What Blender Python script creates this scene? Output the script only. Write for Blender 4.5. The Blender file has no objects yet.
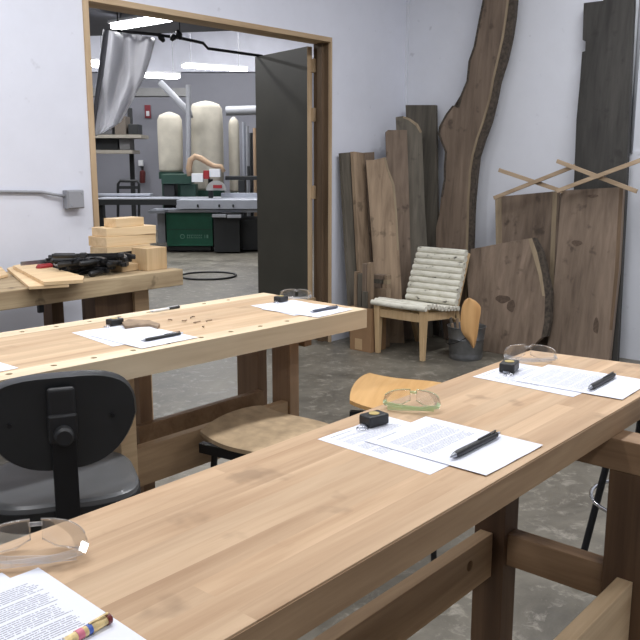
import bpy, bmesh, math, random
from mathutils import Vector, Matrix, noise
random.seed(7)
C = bpy.context.scene.collection
PI = math.pi
# ------------------------------------------------------------------ camera
F = 820.0; HZ = 163.0; VX = 1040.0; CH = 1.43
pit = math.atan((320 - HZ) / F)
_f = Vector((0, math.cos(pit), -math.sin(pit))); _r = Vector((1, 0, 0)); _u = _r.cross(_f)
_d = _f * F + _r * (VX - 320) + _u * (320 - HZ)
ROT = Matrix.Rotation(-math.atan2(_d.y, _d.x), 3, 'Z')
FW, RT, UP = ROT @ _f, ROT @ _r, ROT @ _u
FH = Vector((FW.x, FW.y, 0)).normalized()
CAM = Vector((0, 0, CH))
def ray(px, py): return FW * F + RT * (px - 320) - UP * (py - 320)
def onz(px, py, z): r = ray(px, py); return CAM + r * ((z - CH) / r.z)
def onx(px, py, x): r = ray(px, py); return CAM + r * (x / r.x)
def ony(px, py, y): r = ray(px, py); return CAM + r * (y / r.y)
def ond(px, py, d): r = ray(px, py); return CAM + r * (d / r.dot(FH))
def onp(px, py, P, n): r = ray(px, py); return CAM + r * ((P - CAM).dot(n) / r.dot(n))
cd = bpy.data.cameras.new('camera'); cam = bpy.data.objects.new('camera', cd); C.objects.link(cam)
cd.sensor_width = 36; cd.sensor_fit = 'HORIZONTAL'; cd.lens = F / 640 * 36; cd.clip_start = .02; cd.clip_end = 100
M3 = Matrix((RT, UP, -FW)).transposed()
cam.matrix_world = Matrix.Translation(CAM) @ M3.to_4x4()
bpy.context.scene.camera = cam
# ------------------------------------------------------------------ materials
def nt(name):
    m = bpy.data.materials.new(name); m.use_nodes = True
    return m, m.node_tree.nodes, m.node_tree.links, m.node_tree.nodes['Principled BSDF']
def s2l(c): return tuple((v / 12.92 if v <= .04045 else ((v + .055) / 1.055) ** 2.4) for v in [x / 255 for x in c]) + (1,)
MATS = {}
def flat(name, rgb, rough=.6, metal=0, var=.06, vs=8, spec=.5, coat=0):
    if name in MATS: return MATS[name]
    m, N, L, b = nt(name)
    tc = N.new('ShaderNodeTexCoord'); n = N.new('ShaderNodeTexNoise'); n.inputs['Scale'].default_value = vs; n.inputs['Detail'].default_value = 6
    L.new(tc.outputs['Object'], n.inputs['Vector'])
    cr = N.new('ShaderNodeValToRGB'); c = s2l(rgb)
    cr.color_ramp.elements[0].position = .3; cr.color_ramp.elements[1].position = .7
    cr.color_ramp.elements[0].color = tuple(v * (1 - var) for v in c[:3]) + (1,); cr.color_ramp.elements[1].color = tuple(min(1, v * (1 + var)) for v in c[:3]) + (1,)
    L.new(n.outputs['Fac'], cr.inputs[0]); L.new(cr.outputs[0], b.inputs['Base Color'])
    b.inputs['Roughness'].default_value = rough; b.inputs['Metallic'].default_value = metal; b.inputs['Specular IOR Level'].default_value = spec
    b.inputs['Coat Weight'].default_value = coat
    MATS[name] = m; return m
def wood(name, dark, light, axis='z', scale=1., staves=0, stave_axis='y', rough=.55, stain=0, seg=0, tone=.25, fig=0, spec=.4):
    if name in MATS: return MATS[name]
    m, N, L, b = nt(name)
    tc = N.new('ShaderNodeTexCoord'); oi = N.new('ShaderNodeObjectInfo')
    off = N.new('ShaderNodeVectorMath'); off.operation = 'SCALE'; off.inputs['Scale'].default_value = 7
    cx = N.new('ShaderNodeCombineXYZ'); [L.new(oi.outputs['Random'], cx.inputs[k]) for k in range(3)]
    L.new(cx.outputs[0], off.inputs[0])
    add = N.new('ShaderNodeVectorMath'); L.new(tc.outputs['Object'], add.inputs[0]); L.new(off.outputs[0], add.inputs[1])
    src = add.outputs[0]
    st = None
    if staves:
        sx = N.new('ShaderNodeSeparateXYZ'); L.new(tc.outputs['Object'], sx.inputs[0])
        dv = N.new('ShaderNodeMath'); dv.operation = 'DIVIDE'; dv.inputs[1].default_value = staves; L.new(sx.outputs['XYZ'.index(stave_axis.upper())], dv.inputs[0])
        fl = N.new('ShaderNodeMath'); fl.operation = 'FLOOR'; L.new(dv.outputs[0], fl.inputs[0])
        wn = N.new('ShaderNodeTexWhiteNoise'); wn.noise_dimensions = '1D'; L.new(fl.outputs[0], wn.inputs['W'])
        st = wn.outputs['Value']
        if seg:
            sg = N.new('ShaderNodeMath'); sg.operation = 'MULTIPLY_ADD'; sg.inputs[1].default_value = 1 / seg; L.new(sx.outputs['XYZ'.index(axis.upper())], sg.inputs[0]); 
            m9 = N.new('ShaderNodeMath'); m9.operation = 'MULTIPLY'; m9.inputs[1].default_value = 9.7; L.new(wn.outputs['Value'], m9.inputs[0]); L.new(m9.outputs[0], sg.inputs[2])
            f2 = N.new('ShaderNodeMath'); f2.operation = 'FLOOR'; L.new(sg.outputs[0], f2.inputs[0])
            w2 = N.new('ShaderNodeTexWhiteNoise'); w2.noise_dimensions = '2D'; c2 = N.new('ShaderNodeCombineXYZ'); L.new(fl.outputs[0], c2.inputs[0]); L.new(f2.outputs[0], c2.inputs[1]); L.new(c2.outputs[0], w2.inputs['Vector'])
            st = w2.outputs['Value']
        c3 = N.new('ShaderNodeCombineXYZ'); m5 = N.new('ShaderNodeMath'); m5.operation = 'MULTIPLY'; m5.inputs[1].default_value = 13; L.new(st, m5.inputs[0]); [L.new(m5.outputs[0], c3.inputs[k]) for k in range(3)]
        a2 = N.new('ShaderNodeVectorMath'); L.new(src, a2.inputs[0]); L.new(c3.outputs[0], a2.inputs[1]); src = a2.outputs[0]
    mp = N.new('ShaderNodeMapping'); s = [34 * scale] * 3; s['xyz'.index(axis)] = 1.6 * scale; mp.inputs['Scale'].default_value = s
    L.new(src, mp.inputs['Vector'])
    n1 = N.new('ShaderNodeTexNoise'); n1.inputs['Scale'].default_value = 1; n1.inputs['Detail'].default_value = 8; n1.inputs['Roughness'].default_value = .65; n1.inputs['Distortion'].default_value = .6
    L.new(mp.outputs[0], n1.inputs['Vector'])
    mp2 = N.new('ShaderNodeMapping'); s = [7 * scale] * 3; s['xyz'.index(axis)] = .9 * scale; mp2.inputs['Scale'].default_value = s
    L.new(src, mp2.inputs['Vector'])
    n2 = N.new('ShaderNodeTexNoise'); n2.inputs['Scale'].default_value = 1; n2.inputs['Detail'].default_value = 4; n2.inputs['Distortion'].default_value = 1.2 + fig
    L.new(mp2.outputs[0], n2.inputs['Vector'])
    mx = N.new('ShaderNodeMath'); mx.operation = 'MULTIPLY_ADD'; mx.inputs[1].default_value = .45; L.new(n1.outputs['Fac'], mx.inputs[0])
    h = N.new('ShaderNodeMath'); h.operation = 'MULTIPLY'; h.inputs[1].default_value = .55; L.new(n2.outputs['Fac'], h.inputs[0]); L.new(h.outputs[0], mx.inputs[2])
    cr = N.new('ShaderNodeValToRGB'); cr.color_ramp.elements[0].position = .34; cr.color_ramp.elements[1].position = .66
    cr.color_ramp.elements[0].color = s2l(dark); cr.color_ramp.elements[1].color = s2l(light)
    L.new(mx.outputs[0], cr.inputs[0])
    hsv = N.new('ShaderNodeHueSaturation'); L.new(cr.outputs[0], hsv.inputs['Color'])
    mr = N.new('ShaderNodeMapRange'); mr.inputs['To Min'].default_value = 1 - tone; mr.inputs['To Max'].default_value = 1 + tone * .5
    L.new(st if st else oi.outputs['Random'], mr.inputs['Value']); L.new(mr.outputs[0], hsv.inputs['Value'])
    out = hsv.outputs[0]
    if stain:
        n3 = N.new('ShaderNodeTexNoise'); n3.inputs['Scale'].default_value = 9; n3.inputs['Detail'].default_value = 3; L.new(add.outputs[0], n3.inputs['Vector'])
        c4 = N.new('ShaderNodeValToRGB'); c4.color_ramp.elements[0].position = .62; c4.color_ramp.elements[1].position = .72; c4.color_ramp.elements[0].color = (0, 0, 0, 1); c4.color_ramp.elements[1].color = (stain,) * 3 + (1,)
        L.new(n3.outputs['Fac'], c4.inputs[0])
        mm = N.new('ShaderNodeMix'); mm.data_type = 'RGBA'; mm.inputs['B'].default_value = tuple(v * .45 for v in s2l(dark)[:3]) + (1,)
        L.new(c4.outputs[0], mm.inputs['Factor']); L.new(out, mm.inputs['A']); out = mm.outputs['Result']
    L.new(out, b.inputs['Base Color']); b.inputs['Roughness'].default_value = rough; b.inputs['Specular IOR Level'].default_value = spec
    bp = N.new('ShaderNodeBump'); bp.inputs['Strength'].default_value = .12; bp.inputs['Distance'].default_value = .003; L.new(n1.outputs['Fac'], bp.inputs['Height']); L.new(bp.outputs[0], b.inputs['Normal'])
    MATS[name] = m; return m
def emis(name, rgb, st):
    m, N, L, b = nt(name); b.inputs['Base Color'].default_value = s2l(rgb); b.inputs['Emission Color'].default_value = s2l(rgb); b.inputs['Emission Strength'].default_value = st
    return m
def clear(name, rgb, alpha, tint=(1, 1, 1)):
    m = bpy.data.materials.new(name); m.use_nodes = True; N = m.node_tree.nodes; L = m.node_tree.links; N.remove(N['Principled BSDF'])
    t = N.new('ShaderNodeBsdfTransparent'); t.inputs[0].default_value = tint + (1,)
    g = N.new('ShaderNodeBsdfGlossy'); g.inputs['Roughness'].default_value = .05
    d = N.new('ShaderNodeBsdfDiffuse'); d.inputs[0].default_value = s2l(rgb)
    fr = N.new('ShaderNodeFresnel'); fr.inputs[0].default_value = 1.5
    a = N.new('ShaderNodeMixShader'); a.inputs[0].default_value = alpha; L.new(t.outputs[0], a.inputs[1]); L.new(d.outputs[0], a.inputs[2])
    h_ = N.new('ShaderNodeMath'); h_.operation = 'MULTIPLY'; h_.inputs[1].default_value = .55; L.new(fr.outputs[0], h_.inputs[0])
    c = N.new('ShaderNodeMixShader'); L.new(h_.outputs[0], c.inputs[0]); L.new(a.outputs[0], c.inputs[1]); L.new(g.outputs[0], c.inputs[2])
    L.new(c.outputs[0], N['Material Output'].inputs[0]); return m
# ------------------------------------------------------------------ mesh builder
class MB:
    def __init__(s): s.bm = bmesh.new(); s.smooth = False
    def quadbox(s, p, q):                      # p, q: 4 corners each (front / back)
        v = [s.bm.verts.new(Vector(a)) for a in list(p) + list(q)]; n = len(p)
        s.bm.faces.new(v[:n]); s.bm.faces.new(v[n:][::-1])
        for i in range(n): s.bm.faces.new((v[i], v[n + i], v[n + (i + 1) % n], v[(i + 1) % n]))
        return s
    def box(s, x0, x1, y0, y1, z0, z1, T=None):
        p = [Vector((x0, y0, z0)), Vector((x1, y0, z0)), Vector((x1, y1, z0)), Vector((x0, y1, z0))]
        q = [a + Vector((0, 0, z1 - z0)) for a in p]
        if T is not None: p = [T @ a for a in p]; q = [T @ a for a in q]
        return s.quadbox(p, q)
    def taper(s, c0, c1, w0, w1, d0=None, d1=None, ax=None, ay=None):   # square bar from c0 to c1
        ax = Vector(ax or (1, 0, 0)); ay = Vector(ay or (0, 1, 0)); d0 = d0 or w0; d1 = d1 or w1; c0 = Vector(c0); c1 = Vector(c1)
        f = lambda c, w, d: [c - ax * w / 2 - ay * d / 2, c + ax * w / 2 - ay * d / 2, c + ax * w / 2 + ay * d / 2, c - ax * w / 2 + ay * d / 2]
        return s.quadbox(f(c0, w0, d0), f(c1, w1, d1))
    def bar(s, a, b, w, h, side=None):         # rectangular bar a->b; w across 'side', h the other way
        a = Vector(a); b = Vector(b); t = (b - a).normalized()
        sd = Vector(side) if side else (t.cross(Vector((0, 0, 1))) if abs(t.z) < .95 else Vector((1, 0, 0)))
        sd = (sd - t * sd.dot(t)).normalized(); up = sd.cross(t).normalized()
        f = lambda c: [c - sd * w / 2 - up * h / 2, c + sd * w / 2 - up * h / 2, c + sd * w / 2 + up * h / 2, c - sd * w / 2 + up * h / 2]
        return s.quadbox(f(a), f(b))
    def tube(s, pts, r, n=10, close=False, cap=True):
        pts = [Vector(p) for p in pts]; rs = r if isinstance(r, (list, tuple)) else [r] * len(pts); rings = []
        prev = None
        for i, p in enumerate(pts):
            if close: t = (pts[(i + 1) % len(pts)] - pts[i - 1]).normalized()
            else: t = (pts[min(i + 1, len(pts) - 1)] - pts[max(i - 1, 0)]).normalized()
            if prev is None: a = t.orthogonal().normalized()
            else: a = (prev - t * prev.dot(t)).normalized()
            prev = a; bb = t.cross(a)
            rings.append([s.bm.verts.new(p + (a * math.cos(2 * PI * k / n) + bb * math.sin(2 * PI * k / n)) * rs[i]) for k in range(n)])
        m = len(rings)
        for i in range(m if close else m - 1):
            A, B = rings[i], rings[(i + 1) % m]
            for k in range(n): s.bm.faces.new((A[k], A[(k + 1) % n], B[(k + 1) % n], B[k]))
        if cap and not close: s.bm.faces.new(rings[0][::-1]); s.bm.faces.new(rings[-1])
        return s
    def lathe(s, prof, c=(0, 0, 0), n=28, flip=None):
        c = Vector(c); rings = []
        for r, z in prof: rings.append([s.bm.verts.new(c + Vector((r * math.cos(2 * PI * k / n), r * math.sin(2 * PI * k / n), z))) for k in range(n)])
        for A, B in zip(rings, rings[1:]):
            for k in range(n): s.bm.faces.new((A[k], A[(k + 1) % n], B[(k + 1) % n], B[k]))
        if prof[0][0] > 1e-5: s.bm.faces.new(rings[0][::-1])
        if prof[-1][0] > 1e-5: s.bm.faces.new(rings[-1])
        return s
    def prism(s, pts, d, holes=()):            # outline (3D, planar) extruded by vector d
        d = Vector(d); loops = [[Vector(p) for p in pts]] + [[Vector(p) for p in h] for h in holes]; es = []; es2 = []
        for lp in loops:
            A = [s.bm.verts.new(p) for p in lp]; B = [s.bm.verts.new(p + d) for p in lp]; n = len(A)
            for i in range(n):
                f = s.bm.faces.new((A[i], A[(i + 1) % n], B[(i + 1) % n], B[i]))
            for i in range(n):
                es.append(s.bm.edges.get((A[i], A[(i + 1) % n]))); es2.append(s.bm.edges.get((B[i], B[(i + 1) % n])))
        bmesh.ops.triangle_fill(s.bm, use_beauty=True, use_dissolve=False, edges=es)
        bmesh.ops.triangle_fill(s.bm, use_beauty=True, use_dissolve=False, edges=es2)
        return s
    def grid(s, fn, nu, nv, th):               # fn(u,v)->Vector; th: thickness vector or callable
        V = [[s.bm.verts.new(fn(i / nu, j / nv)) for j in range(nv + 1)] for i in range(nu + 1)]
        tv = Vector(th) if not callable(th) else None
        W = [[s.bm.verts.new(V[i][j].co + (tv if tv else th(i / nu, j / nv))) for j in range(nv + 1)] for i in range(nu + 1)]
        for i in range(nu):
            for j in range(nv):
                s.bm.faces.new((V[i][j], V[i + 1][j], V[i + 1][j + 1], V[i][j + 1])); s.bm.faces.new((W[i][j], W[i][j + 1], W[i + 1][j + 1], W[i + 1][j]))
        for i in range(nu):
            for j in (0, nv): s.bm.faces.new((V[i][j], V[i + 1][j], W[i + 1][j], W[i][j]))
        for j in range(nv):
            for i in (0, nu): s.bm.faces.new((V[i][j], V[i][j + 1], W[i][j + 1], W[i][j]))
        return s
    def ball(s, c, r, seg=12, sc=(1, 1, 1)):
        bmesh.ops.create_uvsphere(s.bm, u_segments=seg, v_segments=max(6, seg // 2), radius=r, matrix=Matrix.Translation(Vector(c)) @ Matrix.Diagonal(sc + (1,)))
        return s
    def build(s, name, mat, parent=None, world=False, bevel=0, smooth=False, seg=2, sub=0):
        bm = s.bm; bmesh.ops.recalc_face_normals(bm, faces=bm.faces)
        me = bpy.data.meshes.new(name); o = bpy.data.objects.new(name, me)
        if parent is None:
            xs = [v.co for v in bm.verts]
            loc = Vector((sum(v.x for v in xs) / len(xs), sum(v.y for v in xs) / len(xs), min(v.z for v in xs)))
            bmesh.ops.translate(bm, verts=bm.verts, vec=-loc); o.location = loc
        elif world:
            w = parent; off = Matrix.Identity(4)
            chain = []
            while w: chain.append(w.matrix_basis.copy()); w = w.parent
            for mtx in reversed(chain): off = off @ mtx
            bmesh.ops.transform(bm, matrix=off.inverted(), verts=bm.verts)
        bm.to_mesh(me); bm.free(); C.objects.link(o); o.parent = parent
        me.materials.append(mat)
        if smooth:
            for p in me.polygons: p.use_smooth = True
            if smooth == 'auto':
                md = o.modifiers.new('ws', 'EDGE_SPLIT'); md.split_angle = math.radians(40)
        if sub: md = o.modifiers.new('sub', 'SUBSURF'); md.levels = sub; md.render_levels = sub
        if bevel:
            md = o.modifiers.new('bevel', 'BEVEL'); md.width = bevel; md.segments = seg; md.limit_method = 'ANGLE'; md.angle_limit = math.radians(40)
        return o
def thing(name, label, cat, loc=(0, 0, 0), rz=0, group=None):
    o = bpy.data.objects.new(name, None); C.objects.link(o); o.location = loc; o.rotation_euler = (0, 0, rz)
    o.empty_display_size = .05
    o['label'] = label; o['category'] = cat
    if group: o['group'] = group
    return o
def tag(o, label, cat, group=None):
    o['label'] = label; o['category'] = cat
    if group: o['group'] = group
    return o
def struct(o): o['kind'] = 'structure'; return o
def cpt(root, loc, rz, label, group=None, rx=0, ry=0):
    r = root.copy(); C.objects.link(r); r.location = loc; r.rotation_euler = (rx, ry, rz); r['label'] = label
    if group: r['group'] = group
    for ch in list(root.children):
        c = ch.copy(); C.objects.link(c); c.parent = r
        for g in list(ch.children):
            d = g.copy(); C.objects.link(d); d.parent = c
    return r
def circ(c, r, ax, ay, n=16): c = Vector(c); return [c + Vector(ax) * r * math.cos(2 * PI * k / n) + Vector(ay) * r * math.sin(2 * PI * k / n) for k in range(n)]

# ------------------------------------------------------------------ material set
def wall_mat(name, rgb, dirt=(150, 150, 160), amt=.25):
    m, N, L, b = nt(name)
    tc = N.new('ShaderNodeTexCoord'); n = N.new('ShaderNodeTexNoise'); n.inputs['Scale'].default_value = 1.1; n.inputs['Detail'].default_value = 8; n.inputs['Roughness'].default_value = .7
    L.new(tc.outputs['Object'], n.inputs['Vector'])
    cr = N.new('ShaderNodeValToRGB'); cr.color_ramp.elements[0].position = .35; cr.color_ramp.elements[1].position = .62
    c = s2l(rgb); cr.color_ramp.elements[0].color = tuple(v * .93 for v in c[:3]) + (1,); cr.color_ramp.elements[1].color = c
    L.new(n.outputs['Fac'], cr.inputs[0])
    n2 = N.new('ShaderNodeTexNoise'); n2.inputs['Scale'].default_value = 11; n2.inputs['Detail'].default_value = 3; L.new(tc.outputs['Object'], n2.inputs['Vector'])
    c2 = N.new('ShaderNodeValToRGB'); c2.color_ramp.elements[0].position = .68; c2.color_ramp.elements[1].position = .76; c2.color_ramp.elements[0].color = (0, 0, 0, 1); c2.color_ramp.elements[1].color = (amt,) * 3 + (1,)
    L.new(n2.outputs['Fac'], c2.inputs[0])
    mm = N.new('ShaderNodeMix'); mm.data_type = 'RGBA'; mm.inputs['B'].default_value = s2l(dirt); L.new(c2.outputs[0], mm.inputs['Factor']); L.new(cr.outputs[0], mm.inputs['A'])
    L.new(mm.outputs['Result'], b.inputs['Base Color']); b.inputs['Roughness'].default_value = .65
    n3 = N.new('ShaderNodeTexNoise'); n3.inputs['Scale'].default_value = 60; n3.inputs['Detail'].default_value = 4; L.new(tc.outputs['Object'], n3.inputs['Vector'])
    bp = N.new('ShaderNodeBump'); bp.inputs['Strength'].default_value = .08; bp.inputs['Distance'].default_value = .004; L.new(n3.outputs['Fac'], bp.inputs['Height']); L.new(bp.outputs[0], b.inputs['Normal'])
    return m
def floor_mat():
    m, N, L, b = nt('concrete_floor')
    tc = N.new('ShaderNodeTexCoord')
    n = N.new('ShaderNodeTexNoise'); n.inputs['Scale'].default_value = 1.6; n.inputs['Detail'].default_value = 9; n.inputs['Roughness'].default_value = .68; n.inputs['Distortion'].default_value = 1.2
    L.new(tc.outputs['Object'], n.inputs['Vector'])
    cr = N.new('ShaderNodeValToRGB'); e = cr.color_ramp.elements; e[0].position = .32; e[1].position = .68
    e[0].color = s2l((78, 74, 66)); e[1].color = s2l((130, 125, 113)); L.new(n.outputs['Fac'], cr.inputs[0])
    n2 = N.new('ShaderNodeTexNoise'); n2.inputs['Scale'].default_value = 13; n2.inputs['Detail'].default_value = 6; n2.inputs['Roughness'].default_value = .7; n2.inputs['Distortion'].default_value = .5; L.new(tc.outputs['Object'], n2.inputs['Vector'])
    c2 = N.new('ShaderNodeValToRGB'); c2.color_ramp.elements[0].position = .54; c2.color_ramp.elements[1].position = .68; c2.color_ramp.elements[0].color = (0, 0, 0, 1); c2.color_ramp.elements[1].color = (.5,) * 3 + (1,)
    L.new(n2.outputs['Fac'], c2.inputs[0])
    mm = N.new('ShaderNodeMix'); mm.data_type = 'RGBA'; mm.inputs['B'].default_value = s2l((180, 174, 162)); L.new(c2.outputs[0], mm.inputs['Factor']); L.new(cr.outputs[0], mm.inputs['A'])
    L.new(mm.outputs['Result'], b.inputs['Base Color'])
    rr = N.new('ShaderNodeMapRange'); rr.inputs['To Min'].default_value = .28; rr.inputs['To Max'].default_value = .6; L.new(n.outputs['Fac'], rr.inputs['Value']); L.new(rr.outputs[0], b.inputs['Roughness'])
    bp = N.new('ShaderNodeBump'); bp.inputs['Strength'].default_value = .15; bp.inputs['Distance'].default_value = .01; L.new(n2.outputs['Fac'], bp.inputs['Height']); L.new(bp.outputs[0], b.inputs['Normal'])
    return m
def paper_mat(seed, top=.10, bottom=.52):
    m, N, L, b = nt('printed_paper_%s' % 'abcdefghijkl'[seed])
    tc = N.new('ShaderNodeTexCoord'); sp = N.new('ShaderNodeSeparateXYZ'); L.new(tc.outputs['Object'], sp.inputs[0])
    def M(op, a, bb=None, c=None):
        n = N.new('ShaderNodeMath'); n.operation = op
        for i, v in enumerate((a, bb, c)):
            if v is None: continue
            if isinstance(v, (int, float)): n.inputs[i].default_value = v
            else: L.new(v, n.inputs[i])
        return n.outputs[0]
    x, y = sp.outputs[0], sp.outputs[1]
    t = M('SUBTRACT', .1397, y)                       # distance from top edge
    ln = M('DIVIDE', t, .0047); fr = M('FRACT', ln); fl = M('FLOOR', ln)
    inline = M('MULTIPLY', M('GREATER_THAN', fr, .25), M('LESS_THAN', fr, .72))
    par = M('GREATER_THAN', M('FRACT', M('ADD', M('DIVIDE', fl, 8), .13 * seed)), .13)
    wn = N.new('ShaderNodeTexNoise'); wn.noise_dimensions = '2D'; cv = N.new('ShaderNodeCombineXYZ'); L.new(M('MULTIPLY', x, 380), cv.inputs[0]); L.new(M('MULTIPLY', fl, 7.3), cv.inputs[1]); L.new(cv.outputs[0], wn.inputs['Vector']); wn.inputs['Scale'].default_value = 1
    word = M('GREATER_THAN', wn.outputs['Fac'], .40)
    w1 = N.new('ShaderNodeTexWhiteNoise'); w1.noise_dimensions = '1D'; L.new(M('ADD', fl, seed * 17), w1.inputs['W'])
    rag = M('SUBTRACT', .085, M('MULTIPLY', w1.outputs['Value'], .014))
    xin = M('MULTIPLY', M('GREATER_THAN', x, -.085), M('LESS_THAN', x, rag))
    yin = M('MULTIPLY', M('GREATER_THAN', t, .2794 * top), M('LESS_THAN', t, .2794 * bottom))
    tot = M('MULTIPLY', M('MULTIPLY', inline, par), M('MULTIPLY', word, M('MULTIPLY', xin, yin)))
    # heading line
    hd = M('MULTIPLY', M('MULTIPLY', M('GREATER_THAN', t, .013), M('LESS_THAN', t, .0165)), M('MULTIPLY', M('GREATER_THAN', x, -.085), M('LESS_THAN', x, -.02)))
    tot = M('MAXIMUM', tot, M('MULTIPLY', hd, word)); tot = M('MULTIPLY', tot, .55)
    mm = N.new('ShaderNodeMix'); mm.data_type = 'RGBA'; mm.inputs['A'].default_value = s2l((226, 229, 240)); mm.inputs['B'].default_value = s2l((40, 40, 50))
    L.new(tot, mm.inputs['Factor']); L.new(mm.outputs['Result'], b.inputs['Base Color']); b.inputs['Roughness'].default_value = .75; b.inputs['Specular IOR Level'].default_value = .2
    return m
WALL = wall_mat('painted_wall', (226, 229, 240))
WALLR = wall_mat('painted_wall_right', (222, 225, 233), amt=.35)
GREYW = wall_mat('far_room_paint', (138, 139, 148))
CEIL = flat('ceiling_paint', (215, 216, 222), .8)
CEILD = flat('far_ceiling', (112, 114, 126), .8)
INSUL = flat('white_insulation', (232, 234, 246), .5, var=.08, vs=2)
FLOOR = floor_mat()
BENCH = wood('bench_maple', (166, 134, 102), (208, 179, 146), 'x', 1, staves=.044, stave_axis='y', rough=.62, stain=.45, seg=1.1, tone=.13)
BENCHE = wood('shaded_bench_maple', (136, 108, 80), (186, 157, 124), 'x', 1, rough=.5, tone=.1)  # darker maple for the front face, its shade put into the colour
MIDTOP = wood('pale_bench_top', (178, 148, 116), (216, 190, 156), 'x', 1, staves=.045, stave_axis='y', rough=.6, stain=.25, seg=1.0, tone=.12)
MIDEDGE = wood('pale_bench_edge', (208, 186, 154), (234, 216, 186), 'x', 1, rough=.5, tone=.05)
MLEG = wood('mid_leg_wood', (128, 100, 76), (172, 142, 112), 'z', 1, rough=.6, tone=.1)
LEGD = wood('leg_wood', (80, 59, 42), (116, 90, 66), 'z', 1, rough=.6, tone=.1)  # dark brown holds the shade on the near bench legs
RAILW = wood('rail_wood', (150, 122, 92), (196, 166, 130), 'x', 1, rough=.6, tone=.12)
RAILP = wood('pale_rail_wood', (186, 156, 120), (226, 200, 162), 'x', 1, rough=.6, tone=.1)
CROSSW = wood('cross_rail_wood', (122, 94, 68), (168, 138, 106), 'y', 1, rough=.6, tone=.1)
WALN = wood('walnut', (92, 78, 66), (142, 124, 108), 'z', .8, rough=.7, stain=.7, fig=.3, tone=.15)
WALN2 = wood('walnut_light', (116, 98, 80), (168, 146, 122), 'z', .8, rough=.7, stain=.6, fig=1, tone=.2)
WALNG = wood('walnut_grey', (74, 70, 62), (116, 109, 98), 'z', .8, rough=.75, stain=.5, tone=.12)
DARKB = wood('weathered_dark_board', (44, 43, 41), (72, 70, 67), 'z', .8, rough=.7, stain=.4, tone=.1)
BARK = flat('bark', (74, 66, 58), .95, var=.5, vs=40)
SAP = wood('sapwood', (124, 108, 88), (166, 150, 124), 'z', 1, rough=.7, tone=.1)
PINE = wood('pine_block', (204, 172, 128), (236, 210, 170), 'x', 1.2, rough=.6, tone=.15)
PINEZ = wood('pine_upright', (190, 158, 116), (226, 198, 156), 'z', 1.2, rough=.6, tone=.15)
OLDW = wood('old_bench_wood', (136, 114, 86), (198, 178, 144), 'x', 1, rough=.7, stain=.95, tone=.12)
BATT = wood('batten_wood', (150, 128, 102), (192, 170, 144), 'y', 1.2, rough=.7, tone=.12)
PLY = wood('plywood', (190, 146, 90), (220, 180, 124), 'x', .7, rough=.4, tone=.05)
PLYZ = wood('plywood_upright', (196, 146, 92), (230, 186, 130), 'z', .7, rough=.4, tone=.05)
JAMB = wood('door_jamb_wood', (92, 74, 56), (126, 104, 82), 'z', 1, rough=.6)
TRIMW = wood('door_trim_wood', (172, 146, 114), (206, 182, 150), 'z', 1, rough=.6, tone=.02)
TRIMX = wood('door_header_wood', (172, 146, 114), (206, 182, 150), 'x', 1, rough=.6, tone=.02)
BLACK = flat('black_plastic', (34, 35, 37), .45, var=.15)
BLACKV = flat('black_vinyl', (40, 42, 44), .38, var=.15, vs=5)
BLACKM = flat('black_metal', (30, 31, 34), .4, metal=.3)
STEEL = flat('steel', (176, 180, 188), .3, metal=.9)
GALV = flat('galvanised', (132, 134, 136), .4, metal=.75, var=.25, vs=14)
GREYM = flat('grey_painted_metal', (150, 152, 158), .5, var=.05)
CHROME = flat('chrome', (210, 212, 216), .12, metal=1)
GREEN = flat('machine_green', (18, 88, 66), .4, var=.08)
GREEND = flat('machine_dark_green', (36, 66, 56), .5)
MBLACK = flat('machine_black', (32, 34, 36), .5)
ALU = flat('aluminium', (176, 180, 190), .4, metal=.4, var=.06)
WHITEP = flat('white_plastic', (222, 224, 228), .4)
RED = flat('red_plastic', (150, 44, 48), .4)
def sheet_mat():
    m = bpy.data.materials.new('plastic_sheet_film'); m.use_nodes = True; N = m.node_tree.nodes; L = m.node_tree.links; b = N['Principled BSDF']
    b.inputs['Base Color'].default_value = s2l((234, 235, 240)); b.inputs['Roughness'].default_value = .35
    t = N.new('ShaderNodeBsdfTranslucent'); t.inputs[0].default_value = s2l((250, 250, 252)); x = N.new('ShaderNodeMixShader'); x.inputs[0].default_value = .5
    L.new(b.outputs[0], x.inputs[1]); L.new(t.outputs[0], x.inputs[2]); L.new(x.outputs[0], N['Material Output'].inputs[0]); return m
CLOTH = flat('dust_bag_cloth', (190, 184, 170), .9, var=.12, vs=5)
SHEET = sheet_mat()
TAN = flat('dust_hose', (178, 150, 122), .6)
CARD = flat('cardboard', (150, 118, 86), .85, var=.08)
CARDL = flat('pale_label', (190, 160, 122), .85)
WORN = flat('worn_seat_cover', (170, 148, 118), .85, var=.2, vs=22)
BIRCH = None
PAPERS = [paper_mat(i, .10 + .03 * (i % 3), [.55, .5, .6, .72, .5, .62, .55, .5, .58][i]) for i in range(9)]
LENS = clear('clear_lens', (225, 228, 230), .06)
LENSG = clear('green_tint_lens', (206, 226, 184), .40, (.95, 1, .91))
CLEARF = clear('clear_frame', (215, 218, 220), .20)
LAMP = emis('lamp_tube', (255, 255, 255), 20)
def birch():
    m, N, L, b = nt('birch_bark')
    tc = N.new('ShaderNodeTexCoord'); n = N.new('ShaderNodeTexNoise'); mp = N.new('ShaderNodeMapping'); mp.inputs['Scale'].default_value = (30, 12, 30); L.new(tc.outputs['Object'], mp.inputs[0]); L.new(mp.outputs[0], n.inputs['Vector'])
    n.inputs['Scale'].default_value = 1; n.inputs['Detail'].default_value = 4
    cr = N.new('ShaderNodeValToRGB'); e = cr.color_ramp.elements; e[0].position = .29; e[0].color = s2l((62, 56, 48)); e[1].position = .37; e[1].color = s2l((214, 211, 196))
    x = e.new(.7); x.color = s2l((236, 234, 222)); L.new(n.outputs['Fac'], cr.inputs[0]); L.new(cr.outputs[0], b.inputs['Base Color']); b.inputs['Roughness'].default_value = .75
    return m
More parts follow.
